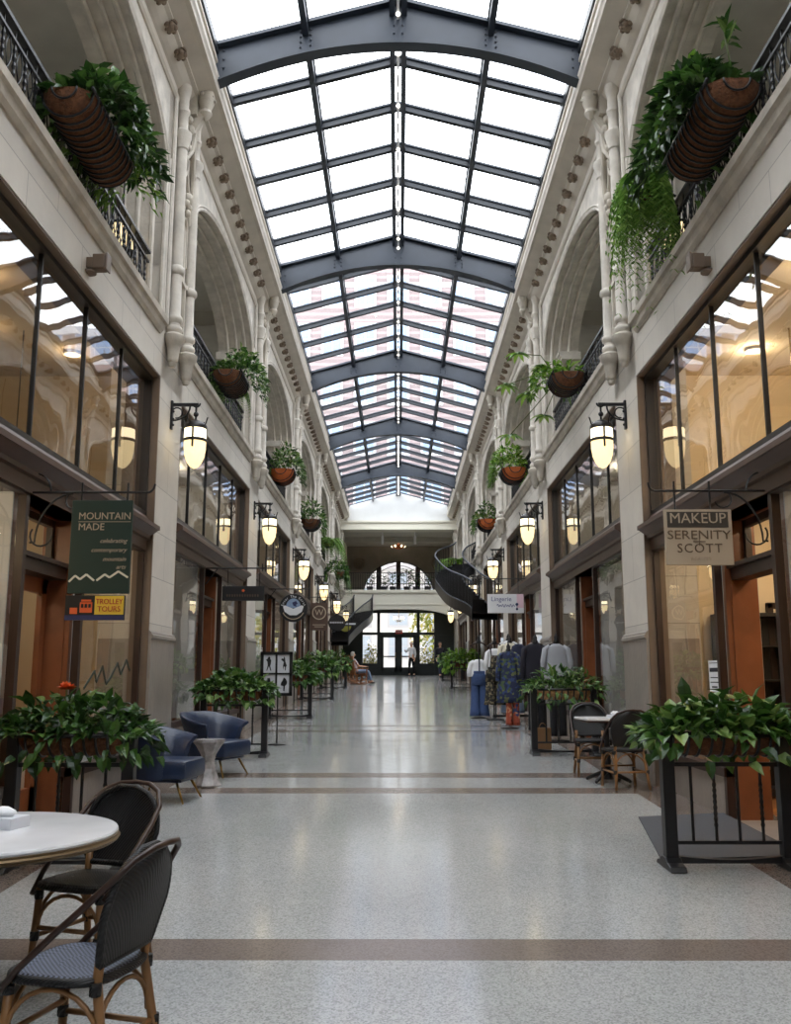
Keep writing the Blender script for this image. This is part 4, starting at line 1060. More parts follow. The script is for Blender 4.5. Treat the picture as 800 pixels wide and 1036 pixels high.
# ------------------------------------------------------------------ planter barriers
def barrier(label,x0,x1,y,s,fol,liner,fcol,basket_mat,wide=0):
    """iron barrier across the side aisle: two square posts, twisted bars, planter on top"""
    zb=fz(y); t=thing('planter_barrier',label,'barrier',(s*(x0+x1)/2,y,zb),0,'iron planter barriers'); h=(x1-x0)/2
    for sg in (-1,1):
        m=MB(); m.box(sg*h-.045,sg*h+.045,-.05,.05,.05,1.0); m.box(sg*h-.055,sg*h+.055,-.06,.06,1.0,1.02); m.build('post',M['iron'],t,bevel=.006)
        m=MB(); pr=[(-.20,0),(-.17,.035),(-.09,.05),(-.05,.08),(.05,.08),(.09,.05),(.17,.035),(.20,0)]; m.prism(pr,'x',sg*h-.06,sg*h+.06); m.build('foot',M['iron'],t,bevel=.006)
    m=MB(); m.box(-h,h,-.014,.014,.165,.19); m.build('lower_rail',M['iron'],t)
    m=MB(); m.box(-h,h,-.016,.016,.72,.75); m.build('upper_rail',M['iron'],t)
    m=MB(); nn=10
    for i in range(nn):
        a=-h+2*h*i/nn; b=a+2*h/nn; za=.09-.03*math.sin(PI*i/nn); zb_=.09-.03*math.sin(PI*(i+1)/nn)
        m.add([(a,-.03,.035),(b,-.03,.035),(b,-.03,zb_),(a,-.03,za),(a,.03,.035),(b,.03,.035),(b,.03,zb_),(a,.03,za)],[(0,1,2,3),(7,6,5,4),(3,2,6,7),(0,4,5,1)])
    m.build('base_bar',M['iron'],t)
    for i in range(4):
        x=-h+2*h*(i+1)/5; m=MB(); pts=[];rs=[]
        for j in range(28):
            z=.18+.55*j/27; pts.append((x,0,z)); rs.append(.012 if j%2 or j<6 or j>21 or i%2==0 else .017)
        m.tube(pts,rs,6); m.build('baluster',M['iron'],t)
    m,b=basket(.15,2*h*.9,None,None,9); m=shift(rot_fol(m),0,0,.95); b=shift(rot_fol(b),0,0,.95)
    m.build('planter_liner',M[basket_mat],t,smooth=True); b.build('planter_wire',M['iron'],t,smooth=True)
    fol.build('foliage',M[fcol],t,loc=(0,0,.93)); return t
bigleaf=lambda n=330,lx=1.35,lz=.24,L=.17,Wd=.10,tr=120: bush(lx,.62,lz,n,L,Wd,0,0,.3,tr)
barrier('black iron planter barrier of broad dark leaves in front of the makeup shop door',2.0,2.86,7.16,1,bigleaf(520,1.15,.30,.145,.095,60),None,'leafm','coco')
barrier('black iron planter barrier of dark leaves under the MOUNTAIN MADE sign',2.0,2.86,7.12,-1,bigleaf(480,1.15,.30,.135,.07,90),None,'leaf','coco')
barrier('black iron planter barrier of leafy pothos behind the blue armchairs',1.96,2.86,13.95,-1,bigleaf(460,1.1,.30,.13,.085,90),None,'leafm','coco')
barrier('black iron planter barrier of speckled foliage behind the cafe table',2.02,2.92,14.2,1,bush(1.12,.62,.36,420,.12,.05,0,0,.3,70),None,'leafm','cocol')
barrier('black iron planter barrier beside the framed silhouette sign',1.96,2.86,21.0,-1,bigleaf(260,1.2,.3,.17,.11,110),None,'leafm','coco')
barrier('fourth black iron planter barrier along on the green sign side',1.96,2.86,28.0,-1,bigleaf(220,1.25,.42,.2,.12,80),None,'leafm','coco')
barrier('small far planter barrier near the rocking chair',1.96,2.86,35.0,-1,bigleaf(170,1.2,.42,.2,.12,60),None,'leafm','coco')
barrier('far planter barrier past the clothes displays',1.96,2.86,34.8,1,bigleaf(200,1.4,.5,.22,.13,60),None,'leafb','coco')
barrier('farthest planter barrier near the entrance on the stair side',1.96,2.86,42.0,1,bigleaf(140,1.2,.45,.22,.13,60),None,'leafm','coco')
# ramps at the first shop doors
for s,lab in ((1,'dark grey ramp at the makeup shop door behind the planter barrier'),(-1,'dark grey ramp under the planter by the green sign')):
    m=MB(); y0,y1=7.35,9.12; xa,xb=1.98,3.06
    za,zb=fz(y0),fz(y1)
    vs=[(s*xa,y0,za+.004),(s*xb,y0,za+.004),(s*xb,y1,zb+.004),(s*(xa+.28),y1,zb+.004),(s*xa,y0,za+.016),(s*xb,y0,za+.05),(s*xb,y1,zb+.05),(s*(xa+.28),y1,zb+.016)]
    m.add([(x,y-y0,z-za) for x,y,z in vs],[(0,3,2,1),(4,5,6,7),(0,1,5,4),(1,2,6,5),(2,3,7,6),(3,0,4,7)])
    tag(m.build('door_ramp',M['mat'],loc=(0,y0,za)),lab,'ramp')

# ------------------------------------------------------------------ bistro chairs and tables
def bistro(label,loc,rz,seatmat,group='rattan bistro chairs'):
    t=thing('bistro_chair',label,'chair',loc,rz,group); t.scale=(1,1,.965)
    # seat, front is +y
    out=[]
    for i in range(32):
        a=2*PI*i/32; c,s_=math.cos(a),math.sin(a); e=.62
        x=.215*math.copysign(abs(c)**e,c)*(1+.08*(s_>0)*abs(s_)); y=.20*math.copysign(abs(s_)**e,s_)
        out.append((x,y))
    m=MB(); 
    rings=[[(x*q,y*q,z) for x,y in out] for q,z in ((.2,.452),(.75,.455),(.95,.462),(1.0,.455),(1.01,.44),(.97,.425),(.5,.425))]
    m.loft(rings); m.build('seat',seatmat,t,smooth=True)
    m=MB(); m.tube([(x*1.005,y*1.005,.443) for x,y in out],.017,7,closed=True); m.build('seat_rim',M['wblack'],t,smooth=True)
    # back panel: rounded woven oval leaning back
    def bk(u,v):  # u -1..1 across, v 0..1 up
        z=.50+.40*v; y=-.185-.145*v+.06*u*u*v; w=.222*math.sqrt(max(0,1-max(0,(v-.38)/.62)**2.5))*(.80+.20*min(1,v/.4)); return (w*u,y,z)
    m=MB(); rows=[]
    for j in range(15):
        v=j/14*.985; rows.append([bk(-1+2*i/10,v) for i in range(11)])
    m.loft(rows,caps=False,closed=False); rows2=[[(x,y-.012,z) for x,y,z in r] for r in rows]; m.loft(rows2,caps=False,closed=False); m.build('backrest',M['wblack'],t,smooth=True)
    edge=[bk(-1,v/12*.985) for v in range(13)]+[bk(1,v/12*.985) for v in range(12,-1,-1)]
    m=MB(); m.tube(edge,.016,7,closed=True); m.build('back_rim',M['wblack'],t,smooth=True)
    # hoop: from front corners up over the top
    hp=[]
    for sg in (-1,1):
        side=[(sg*.215,.185,.40),(sg*.228,.10,.49),(sg*.236,-.02,.60),(sg*.236,-.15,.715),(sg*.222,-.24,.80),(sg*.17,-.30,.872),(sg*.09,-.335,.905)]
        hp=side if sg<0 else hp+[(0,-.342,.912)]+side[::-1]
    m=MB(); m.tube(hp,.0135,8); m.build('arm_hoop',M['woodd'],t,smooth=True)
    for sx in (-1,1):
        m=MB(); m.tube([(sx*.18,.165,.43),(sx*.19,.18,.2),(sx*.197,.19,.0)],[.0185,.0185,.017],8); m.build('leg',M['rattan'],t,smooth=True)
        m=MB(); m.tube([(sx*.165,-.185,.56),(sx*.165,-.175,.44),(sx*.18,-.215,.2),(sx*.197,-.25,0)],[.0185,.0185,.0185,.017],8); m.build('leg',M['rattan'],t,smooth=True)
    m=MB()
    for sx in (-1,1): m.tube([(sx*.188,.18,.2),(sx*.186,-.21,.19)],.012,7)
    m.tube([(-.188,.175,.24),(.188,.175,.24)],.012,7); m.tube([(-.183,-.212,.2),(.183,-.212,.2)],.012,7); m.build('stretcher',M['rattan'],t,smooth=True)
    m=MB()
    for sx in (-1,1):
        m.tube([(sx*.187,.18-.0,.22)]+[(sx*.187,-.015+.19*math.cos(a),.22+.19*math.sin(a)) for a in [PI*i/12 for i in range(1,12)]]+[(sx*.187,-.2,.22)],.010,6)
    for yy in (.17,-.19): m.tube([(.18*math.cos(a),yy,.24+.165*math.sin(a)) for a in [PI*i/12 for i in range(13)]],.010,6)
    m.build('bent_brace',M['rattan'],t,smooth=True)
    for sx in (-1,1):
        for y,z in ((.18,.2),(-.215,.2),(.17,.40),(-.18,.42)):
            m=MB(); m.lathe([(.021,-.022),(.0225,-.018),(.0225,.018),(.021,.022)],(sx*(.187 if z<.3 else .182),y,z),8); m.build('binding',M['wblack'],t,smooth='auto')
    return t
bistro('rattan bistro chair with blue grey woven seat, whole back in view beside the round table',(-1.20,3.74,fz(3.74)),math.radians(76),M['wblue'])
bistro('rattan bistro chair with black woven seat tucked behind the round table',(-1.56,4.98,fz(4.98)),math.radians(160),M['wblack'])
bistro('black bistro chair with its back to us at the small square table',(2.58,10.98,fz(10.98)),math.radians(8),M['wblack'])
bistro('black bistro chair on the far side of the small square table',(2.42,11.98,fz(11.98)),math.radians(176),M['wblack'])
def table_round(loc):
    t=thing('round_table','round white marble topped cafe table with a brass edge','table',loc)
    m=MB(); m.lathe([(.0,.722),(.64,.722),(.657,.73),(.66,.74),(.655,.749),(.64,.752),(0,.752)],(0,0,0),56); m.build('tabletop',M['marble'],t,smooth='auto')
    m=MB(); m.lathe([(.60,.690),(.645,.69),(.662,.70),(.662,.728),(.65,.733),(.60,.733)],(0,0,0),56,capb=False,capt=False); m.lathe([(.663,.705),(.67,.712),(.663,.72)],(0,0,0),56,capb=False,capt=False); m.build('edge_band',M['edge'],t,smooth='auto')
    m=MB(); m.lathe([(.27,0),(.27,.02),(.1,.05),(.05,.1),(.045,.6),(.09,.66),(.2,.69)],(0,0,0),24); m.build('pedestal',M['iron'],t,smooth='auto')
    for a in range(4):
        m=MB(); c,s_=math.cos(a*PI/2+.5),math.sin(a*PI/2+.5); m.bar((0,0,.62),(.5*c,.5*s_,.69),.04,.03); m.build('arm',M['iron'],t)
    return t
TC=(-2.0,4.55)
table_round((*TC,fz(TC[1])))
def tissues(label,loc,rz,w=.2,d=.13,h=.05):
    t=thing('tissue_box',label,'tissue box',loc,rz)
    m=MB(); m.box(-w/2,w/2,-d/2,d/2,0,h); m.build('box',M['pwhite'],t,bevel=.004)
    m=MB(); n=14; rr=[]
    for j,(q,z) in enumerate(((.9,0),(1,.012),(.9,.025),(.6,.036),(.2,.04))):
        rr.append([(w*.36*q*math.cos(2*PI*i/n)*(1+.2*math.sin(3*i+j)),d*.30*q*math.sin(2*PI*i/n)*(1+.2*math.cos(2*i+j)),h+z+.006*math.sin(i*2.3+j)) for i in range(n)])
    m.loft(rr); m.build('tissue',M['paper'],t,smooth=True)
tissues('white tissue box on the round marble table',(-1.93,4.66,fz(4.49)+.753),math.radians(-14),.25,.15,.055)
def table_sq(loc):
    t=thing('square_table','small square white topped cafe table with an iron pedestal','table',loc,math.radians(4))
    m=MB(); m.box(-.31,.31,-.31,.31,.72,.748); m.build('tabletop',M['marble'],t,bevel=.006)
    m=MB(); m.box(-.313,.313,-.313,.313,.70,.722); m.build('edge_band',M['woodd'],t)
    m=MB(); m.lathe([(.06,.03),(.035,.1),(.03,.62),(.12,.70)],(0,0,0),14); m.build('pedestal',M['iron'],t,smooth='auto')
    for a in range(4):
        c,s_=math.cos(a*PI/2+PI/4),math.sin(a*PI/2+PI/4); m=MB(); m.tube([(0,0,.14),(.12*c,.12*s_,.09),(.27*c,.27*s_,.03)],[.03,.026,.022],8); m.ball((.28*c,.28*s_,.022),.022,6); m.build('foot',M['iron'],t,smooth=True)
table_sq((2.50,11.47,fz(11.47)))
tissues('crumpled white napkins on the small square table',(2.62,11.5,fz(11.47)+.749),.4,.16,.14,.03)

# ------------------------------------------------------------------ blue armchairs and side table
def armchair(label,loc,rz):
    t=thing('armchair',label,'armchair',loc,rz,'navy leather armchairs')
    # front is +x
    m=MB(); 
    def sq(x0,x1,y,z0,z1): m.box(x0,x1,-y,y,z0,z1)
    sq(-.30,.34,.31,.235,.43); m.build('seat',M['blue'],t,smooth='auto',bevel=.045)
    # wrap-around flared back shell
    m=MB(); inner=[];outer=[]; n=26
    ang=[PI-1.95+3.9*i/n for i in range(n+1)]
    def ring(r,z,fl,zd):
        o=[]
        for a in ang:
            d=abs(a-PI)/1.95; zz=z-zd*max(0,d-.35)**1.2; q=1+fl*d**3
            ch=.012*abs(math.sin((a-PI)*9)) 
            o.append((-.02+(r*1.02-ch)*math.cos(a)*q*.95,(r*1.03-ch)*math.sin(a)*(1+fl*.5*d),zz))
        return o
    shell=[ring(.34,.24,0,0),ring(.36,.42,.03,.0),ring(.40,.60,.12,.06),ring(.445,.755,.28,.22),ring(.435,.775,.28,.22),ring(.395,.765,.26,.22),ring(.35,.60,.10,.06),ring(.30,.42,.02,0),ring(.29,.30,0,0)]
    m.loft(shell,caps=False,closed=False)
    for e in (0,-1): m.add([r[e] for r in shell],[tuple(range(len(shell)))])
    m.build('backrest',M['blue'],t,smooth=True)
    m=MB(); m.box(-.26,.27,-.24,.24,.205,.24); m.build('base_frame',M['blue'],t,bevel=.01)
    for sx,sy in ((1,1),(1,-1),(-1,1),(-1,-1)):
        m=MB(); m.tube([(sx*.2,sy*.2,.22),(sx*.31,sy*.27,0)],[.016,.009],8); m.build('leg',M['brass'],t,smooth=True)
    return t
armchair('navy leather armchair half hidden behind the planter barrier',(-2.46,10.12,fz(10.12)),math.radians(-8))
armchair('navy leather armchair with brass legs beside the marble side table, fully visible',(-2.30,12.02,fz(12.02)),math.radians(-24))
t=thing('side_table','small hourglass side table of veined grey marble between the armchairs','side table',(-2.2,11.08,fz(11.08)))
m=MB(); m.lathe([(.155,0),(.16,.02),(.13,.08),(.085,.2),(.07,.28),(.09,.36),(.15,.46),(.185,.50),(.185,.53),(0,.53)],(0,0,0),7); m.build('body',M['vmarble'],t)

# ------------------------------------------------------------------ framed silhouette sign on a stand
t=thing('sign_stand','black framed board of four white panels with black figures on a thin stand','sign stand',(-2.02,15.6,fz(15.6)))
m=MB(); m.tube([(.03,0,.02),(.03,0,.92)],.012,6); m.lathe([(.16,0),(.16,.012),(.03,.02)],(.03,0,0),16); m.build('stand',M['iron'],t)
zc0=1.14
m=MB()
hw,hh=.265,.36
m.box(-hw,-hw+.05,-.02,.02,zc0-hh,zc0+hh); m.box(hw-.05,hw,-.02,.02,zc0-hh,zc0+hh); m.box(-hw,hw,-.02,.02,zc0-hh,zc0-hh+.05); m.box(-hw,hw,-.02,.02,zc0+hh-.05,zc0+hh); m.box(-.016,.016,-.02,.02,zc0-hh,zc0+hh); m.box(-hw,hw,-.02,.02,zc0-.014,zc0+.014)
m.build('frame',M['black'],t)
m=MB(); m.box(-hw+.03,hw-.03,.0,.012,zc0-hh+.03,zc0+hh-.03); m.build('panel',M['pwhite'],t)
def fig(polys,cx,cz):
    m=MB()
    for p in polys: m.prism([(cx+x,cz+z) for x,z in p],'y',-.006,0)
    m.build('figure',M['black'],t)
fig([[(-.02,.09),(.0,.115),(.02,.09),(.02,.07),(.035,.05),(.03,-.01),(.02,-.04),(.04,-.12),(.025,-.12),(.0,-.045),(-.03,-.12),(-.042,-.12),(-.02,-.03),(-.03,.04)],[(-.05,.06),(-.02,.08),(-.03,.03)]],-.125,zc0+.17)
fig([[(-.04,.08),(-.01,.075),(.0,.115),(.015,.08),(.02,.03),(.045,-.04),(.03,-.06),(.03,-.11),(.015,-.12),(.015,-.06),(-.005,-.05),(-.01,-.11),(-.02,-.05),(-.005,.02),(-.05,.06)]],.125,zc0+.17)
fig([[(0,.11),(.03,.09),(.055,.04),(.05,-.0),(.02,-.03),(.015,-.11),(-.005,-.11),(-.005,-.03),(-.05,-.02),(-.045,.02),(-.02,.06)]],.125,zc0-.17)
fig([[(-.02,.1),(.02,.1),(.04,.0),(.02,-.1),(-.02,-.1),(-.03,.0)]],-.125,zc0-.17)

# ------------------------------------------------------------------ clothes displays
def ell(cx,cy,z,rx,ry,n=16,wob=0,ph=0):
    return [(cx+rx*math.cos(2*PI*i/n)*(1+wob*math.sin(5*2*PI*i/n+ph)),cy+ry*math.sin(2*PI*i/n)*(1+wob*math.sin(5*2*PI*i/n+ph)),z) for i in range(n)]
def stand(label,loc,h):
    t=thing('clothes_stand',label,'clothes stand',loc)
    m=MB(); m.lathe([(.18,0),(.18,.015),(.03,.03)],(0,0,0),16); m.tube([(0,0,.02),(0,0,h-.05)],.013,6); m.build('pole',M['iron'],t)
    m=MB(); m.tube([(-.19,0,h-.16),(-.1,0,h-.10),(0,0,h-.06),(.1,0,h-.10),(.19,0,h-.16)],.017,6); m.build('shoulder_bar',M['woodd'],t,smooth=True)
    m=MB(); m.lathe([(.05,h-.10),(.055,h-.05),(.035,h-.02),(.04,h+.02),(.02,h+.06),(.008,h+.09),(0,h+.1)],(0,0,0),12); m.build('neck_cap',M['black'],t,smooth=True)
    return t
def top_g(label,cat,name,loc,mat,h,length,wd=.2,flare=1.0,sleeve=.5,neck=True,parts=()):
    t=thing(name,label,cat,loc)
    zt=h-.07; m=MB(); K=9; rr=[ell(0,0,zt,.06,.05,20)]
    for j in range(K+1):
        u=j/K; z=zt-.05-(length-.05)*u; w=wd*(1-.14*math.sin(PI*min(1,u*1.6)))*(1+(flare-1)*u)*( .8 if j==0 else 1)
        rr.append(ell(0,0,z,w,w*.40,20,.05+.06*u*(flare>1.1),u*.3))
    m.loft(rr); m.build('body',mat,t,smooth=True)
    for sg in (-1,1):
        if sleeve<=0: break
        m=MB(); pts=[(sg*wd*.55,0,zt-.05),(sg*(wd*.95),0,zt-.10),(sg*(wd+.03),-.02,zt-.10-sleeve*.5),(sg*(wd+.035),-.035,zt-.08-sleeve)]
        m.tube(pts,[.045,.055,.052,.05],10); m.build('sleeve',mat,t,smooth=True)
    return t
def trousers(label,name,cat,loc,mat,zw,length,wd=.17,flare=1.2,bib=False,strap=False):
    t=thing(name,label,cat,loc)
    m=MB(); m.loft([ell(0,0,zw,wd*.92,.095),ell(0,0,zw-.1,wd,.115),ell(0,0,zw-.3,wd*1.06,.12)]); m.build('seat',mat,t,smooth=True)
    for sg in (-1,1):
        m=MB(); rr=[]
        for j in range(8):
            u=j/7; z=zw-.26-(length-.26)*u; r=wd*.52*(1-.12*math.sin(PI*u))*(1+(flare-1)*u); rr.append(ell(sg*wd*(.5+.05*u),0,z,r,.085*(1+(flare-1)*u),14,.05,u*.4))
        m.loft(rr); m.build('leg',mat,t,smooth=True)
    m=MB(); m.loft([ell(0,0,zw+.012,wd*.94,.098),ell(0,0,zw-.035,wd*.97,.105)]); m.build('waistband',mat,t,smooth=True)
    if bib:
        m=MB(); m.loft([[(x,y-.11,z) for x,y,z in ((-.10*q,0,zz),(.10*q,0,zz),(.10*q,.012,zz),(-.10*q,.012,zz))] for q,zz in ((1.25,zw-.01),(1.1,zw+.14),(1.0,zw+.26))]); m.build('bib',mat,t)
        for sg in (-1,1):
            m=MB(); m.tube([(sg*.085,-.115,zw+.25),(sg*.10,-.09,zw+.4),(sg*.09,0,zw+.46),(sg*.07,.08,zw+.3),(sg*.03,.11,zw)],.012,6); m.build('strap',M['dark_cloth'],t)
    if strap:
        m=MB(); m.tube([(0,-.115,zw),(0,-.10,zw+.3)],.014,6); m.build('strap',M['navy_cloth'],t)
    return t
def at(x,y): return (x,y,fz(y))
p_=at(1.80,21.1); stand('clothes stand holding the blue jeans and white blouse',p_,1.74)
top_g('white blouse on the stand above the wide blue jeans','blouse','blouse',at(1.80,21.1),M['white'],1.36,.38,.19,1.1,.30)
trousers('wide blue denim jeans hanging on the outermost clothes stand','jeans','jeans',at(1.80,21.1),M['jean'],1.02,.97,.18,1.35,strap=True)
p_=at(2.11,20.6); stand('clothes stand holding the black floral dungarees',p_,1.72)
top_g('white puff sleeved blouse under the black floral dungarees','blouse','blouse',at(2.11,20.6),M['white'],1.60,.55,.17,1.0,.38)
trousers('black floral wide dungarees over a white blouse','dungarees','dungarees',at(2.11,20.6),M['floralb'],1.12,.80,.205,1.4,bib=True)
p_=at(2.36,19.9); stand('clothes stand holding the long cream cardigan',p_,1.72)
top_g('long cream cardigan between the dungarees and the floral dress','cardigan','cardigan',at(2.36,19.9),M['cream_cloth'],1.72,1.15,.21,1.15,.6)
top_g('dark blue long waistcoat hanging with the cream cardigan','waistcoat','waistcoat',at(2.50,19.55),M['navy_cloth'],1.70,.95,.17,1.1,0)
p_=at(2.17,18.55); stand('clothes stand holding the blue green floral dress',p_,1.56)
top_g('blue green floral dress in front of the cream cardigan','dress','dress',at(2.17,18.55),M['floralbl'],1.56,1.0,.18,1.35,.5)
trousers('orange print trousers below the blue green floral dress','trousers','trousers',at(2.24,18.62),M['orangef'],.78,.72,.13,1.1)
p_=at(2.52,17.3); stand('clothes stand holding the charcoal jacket',p_,1.72)
top_g('charcoal jacket on the stand next to the silver top','jacket','jacket',at(2.52,17.3),M['dark_cloth'],1.70,.72,.21,1.05,.55)
trousers('black trousers below the charcoal jacket behind the speckled planter','trousers','trousers',at(2.52,17.3),M['pantsb'],1.0,.92,.16,.9)
p_=at(2.72,16.2); stand('clothes stand holding the silver grey top',p_,1.72)
top_g('silver grey knit top on the stand nearest the cafe table','top','top',at(2.72,16.2),M['grey_cloth'],1.70,.62,.2,1.1,.4)
trousers('black slim trousers below the silver grey top','trousers','trousers',at(2.72,16.2),M['pantsb'],1.08,1.0,.15,.8)
top_g('white shirt at the back of the clothes displays','shirt','shirt',at(2.62,22.4),M['white'],1.78,.8,.2,1.0,.5); stand('clothes stand holding the white shirt at the back',at(2.62,22.4),1.78)
top_g('pale blue skirt panel low on the rail behind the dungarees','skirt','skirt',at(2.52,20.9),M['jeanl'],.82,.62,.2,1.25,0)
t=thing('clothes_rail','low black clothes rail with a base bar behind the dungarees','clothes rail',at(2.5,20.9))
m=MB(); m.box(-.42,.42,-.03,.03,.04,.09); m.build('base_bar',M['iron'],t)
for sg in (-1,1): m=MB(); m.tube([(sg*.4,0,.05),(sg*.4,0,1.35)],.014,6); m.build('upright',M['iron'],t)
m=MB(); m.tube([(-.4,0,1.35),(.4,0,1.35)],.014,6); m.build('top_bar',M['iron'],t)
for sg in (-1,1): m=MB(); m.box(sg*.4-.03,sg*.4+.03,-.22,.22,0,.05); m.build('foot',M['iron'],t)
t=thing('shopping_bag','brown paper bag standing behind the speckled planter barrier','bag',at(2.2,14.55))
m=MB(); m.loft([[(x*q,y*q,z) for x,y in ((-.12,-.06),(.12,-.06),(.12,.06),(-.12,.06))] for q,z in ((1,0),(1,.2),(.97,.36))]); m.build('bag',M['carton'],t)
m=MB(); m.tube([(-.05+.0,0,.36)]+[(.05*-math.cos(a),0,.36+.07*math.sin(a)) for a in [PI*i/8 for i in range(9)]],.006,5); m.build('handle',M['carton'],t)

# ------------------------------------------------------------------ people
def skin_body(name,verts,edges,radii,mat,parent,sub=1):
    me=bpy.data.meshes.new(name); me.from_pydata(verts,edges,[]); me.update(); me.materials.append(mat)
    o=bpy.data.objects.new(name,me); COL.objects.link(o); o.parent=parent
    me.attributes
    sm=o.modifiers.new('skin','SKIN'); sm.use_smooth_shade=True
    if not me.skin_vertices: 
        bpy.context.view_layer.objects.active=o; 
    for i,v in enumerate(me.skin_vertices[0].data):
        r=radii[i]; v.radius=r if isinstance(r,tuple) else (r,r); v.use_root=(i==0)
    ss=o.modifiers.new('sub','SUBSURF'); ss.levels=sub; ss.render_levels=sub+1
    return o
def person(label,loc,rz,pose,shirt,pants,hair,sleeves_long=True,shoe=None):
    t=thing('person',label,'person',loc,rz)
    J=pose
    names=list(J.keys()); idx={n:i for i,n in enumerate(names)}
    V=[J[n][:3] for n in names]; rad=[J[n][3] if len(J[n])==4 else (J[n][3],J[n][4]) for n in names]
    E=[('pelvis','waist'),('waist','chest'),('chest','neck'),('neck','head0'),('head0','head1'),('head1','head2')]
    for s in 'LR':
        E+=[('chest','sh'+s),('sh'+s,'el'+s),('el'+s,'wr'+s),('wr'+s,'ha'+s),('pelvis','hip'+s),('hip'+s,'kn'+s),('kn'+s,'an'+s),('an'+s,'toe'+s)]
        # five finger chains
        h=Vector(J['ha'+s][:3]); w=Vector(J['wr'+s][:3]); d=(h-w).normalized(); side=d.cross(Vector((0,1,.2))).normalized()
        for f,(off,ln) in enumerate(((-.03,.055),(-.018,.075),(0,.082),(.018,.076),(.032,.06))):
            b=h+side*off*.8; q=b+d*ln*.6+Vector((0,.008,0)); r_=b+d*ln+Vector((0,.022,0)); i0=len(V)
            V+= [tuple(b),tuple(q),tuple(r_)]; rad+=[.010,.009,.008]; E+=[(idx['ha'+s],i0),(i0,i0+1),(i0+1,i0+2)]
    ED=[(idx[a] if isinstance(a,str) else a,idx[b] if isinstance(b,str) else b) for a,b in E]
    skin_body('body',V,ED,rad,M['skin'],t)
    # face: nose, ears and eyes; head faces +y
    hd=Vector(J['head1'][:3])
    m=MB(); m.lathe([(.012,-.02),(.016,-.008),(.006,.02)],(hd.x,hd.y+.1,hd.z-.01),6)
    for sg in (-1,1): m.ball((hd.x+sg*.077,hd.y-.005,hd.z),.018,5)
    m.build('nose_and_ears',M['skin'],t,smooth=True)
    m=MB()
    for sg in (-1,1): m.ball((hd.x+sg*.03,hd.y+.083,hd.z+.015),.009,5)
    m.box(hd.x-.02,hd.x+.02,hd.y+.08,hd.y+.088,hd.z-.05,hd.z-.045); m.build('face_detail',M['dark_cloth'],t)
    m=MB(); n=14
    for j,(r,z,b) in enumerate(((.092,-.03,-.5),(.1,.03,-.4),(.098,.07,.2),(.075,.105,1),(.03,.128,1),(0,.132,1))): pass
    m.lathe([(.088,-.05),(.098,.0),(.1,.04),(.09,.085),(.06,.115),(0,.128)],(hd.x,hd.y-.022,hd.z),14,sx=.84,sy=.98,capb=False); m.v=[(x,min(y,hd.y+.068),z) if z>hd.z+.05 else (x,min(y,hd.y-.0),z) for x,y,z in m.v]; m.build('hair',hair,t,smooth=True)
    # shirt and trousers as slightly larger skins
    g=lambda n:list(J[n][:3])
    def sub(chain,grow,mat,nm):
        ns=[]; 
        for a,b in chain:
            for q in (a,b):
                if q not in ns: ns.append(q)
        v=[];r=[]
        for n in ns:
            if isinstance(n,tuple): a,b,u=n; v.append(tuple(Vector(g(a)).lerp(Vector(g(b)),u))); ra=J[a][3]; rb=J[b][3]; r.append(ra+(rb-ra)*u+grow)
            else: v.append(tuple(g(n))); rr=J[n][3:]; r.append(tuple(x+grow for x in rr) if len(rr)==2 else rr[0]+grow)
        skin_body(nm,v,[(ns.index(a),ns.index(b)) for a,b in chain],r,mat,t)
    cu=.92 if sleeves_long else .55
    ch=[('waist','chest'),('chest',('chest','neck',.72)),('waist','pelvis')]
    for s in 'LR': ch+=[('chest','sh'+s)]+([('sh'+s,'el'+s),('el'+s,('el'+s,'wr'+s,.85))] if sleeves_long else [('sh'+s,('sh'+s,'el'+s,.75))])
    sub([('waist','chest')]+[c for c in ch if c!=('waist','chest')],.014,shirt,'shirt')
    ch=[('pelvis',('pelvis','waist',.35))]
    for s in 'LR': ch+=[('pelvis','hip'+s),('hip'+s,'kn'+s),('kn'+s,('kn'+s,'an'+s,.93))]
    sub(ch,.012,pants,'trousers')
    for s in 'LR':
        a=Vector(g('an'+s)); b=Vector(g('toe'+s)); m=MB(); d=(b-a); d.z=0; d.normalize(); z0=min(a.z-.075,b.z-.03)
        m.tube([a-d*.05+Vector((0,0,-.045)),a+Vector((0,0,-.035)),b+Vector((0,0,.005)),b+d*.03],[.035,.045,.036,.02],8); m.build('shoe',shoe or M['dark_cloth'],t,smooth=True)
    return t
def stand_pose(step=.0,armL=None,armR=None,lean=0):
    J={'pelvis':(0,0,.95,.13,.105),'waist':(0,lean*.3,1.1,.125,.095),'chest':(0,lean,1.32,.15,.105),'neck':(0,lean,1.49,.052),'head0':(0,lean+.012,1.56,.062),'head1':(0,lean+.02,1.63,.082,.098),'head2':(0,lean+.005,1.70,.065,.075)}
    for s,sg in (('L',-1),('R',1)):
        J['sh'+s]=(sg*.17,lean,1.41,.055); 
        arm=armL if s=='L' else armR
        e,w,h=arm or ((sg*.22,lean-.02,1.13),(sg*.22,lean+.06,.90),(sg*.215,lean+.09,.82))
        J['el'+s]=(*e,.04); J['wr'+s]=(*w,.028); J['ha'+s]=(*h,.030)
        st=step*sg
        J['hip'+s]=(sg*.085,0,.90,.085); J['kn'+s]=(sg*.09,st*.5+.02,.50,.058); J['an'+s]=(sg*.09,st-.02,.09,.04); J['toe'+s]=(sg*.10,st+.12,.035,.032)
    return J
person('person in a white shirt and black trousers standing at the entrance doors',at(.68,48.6),math.radians(150),stand_pose(.10,None,((.25,.14,1.22),(.2,.34,1.3),(.18,.42,1.33))),M['shirtw'],M['pantsb'],M['hairg'])
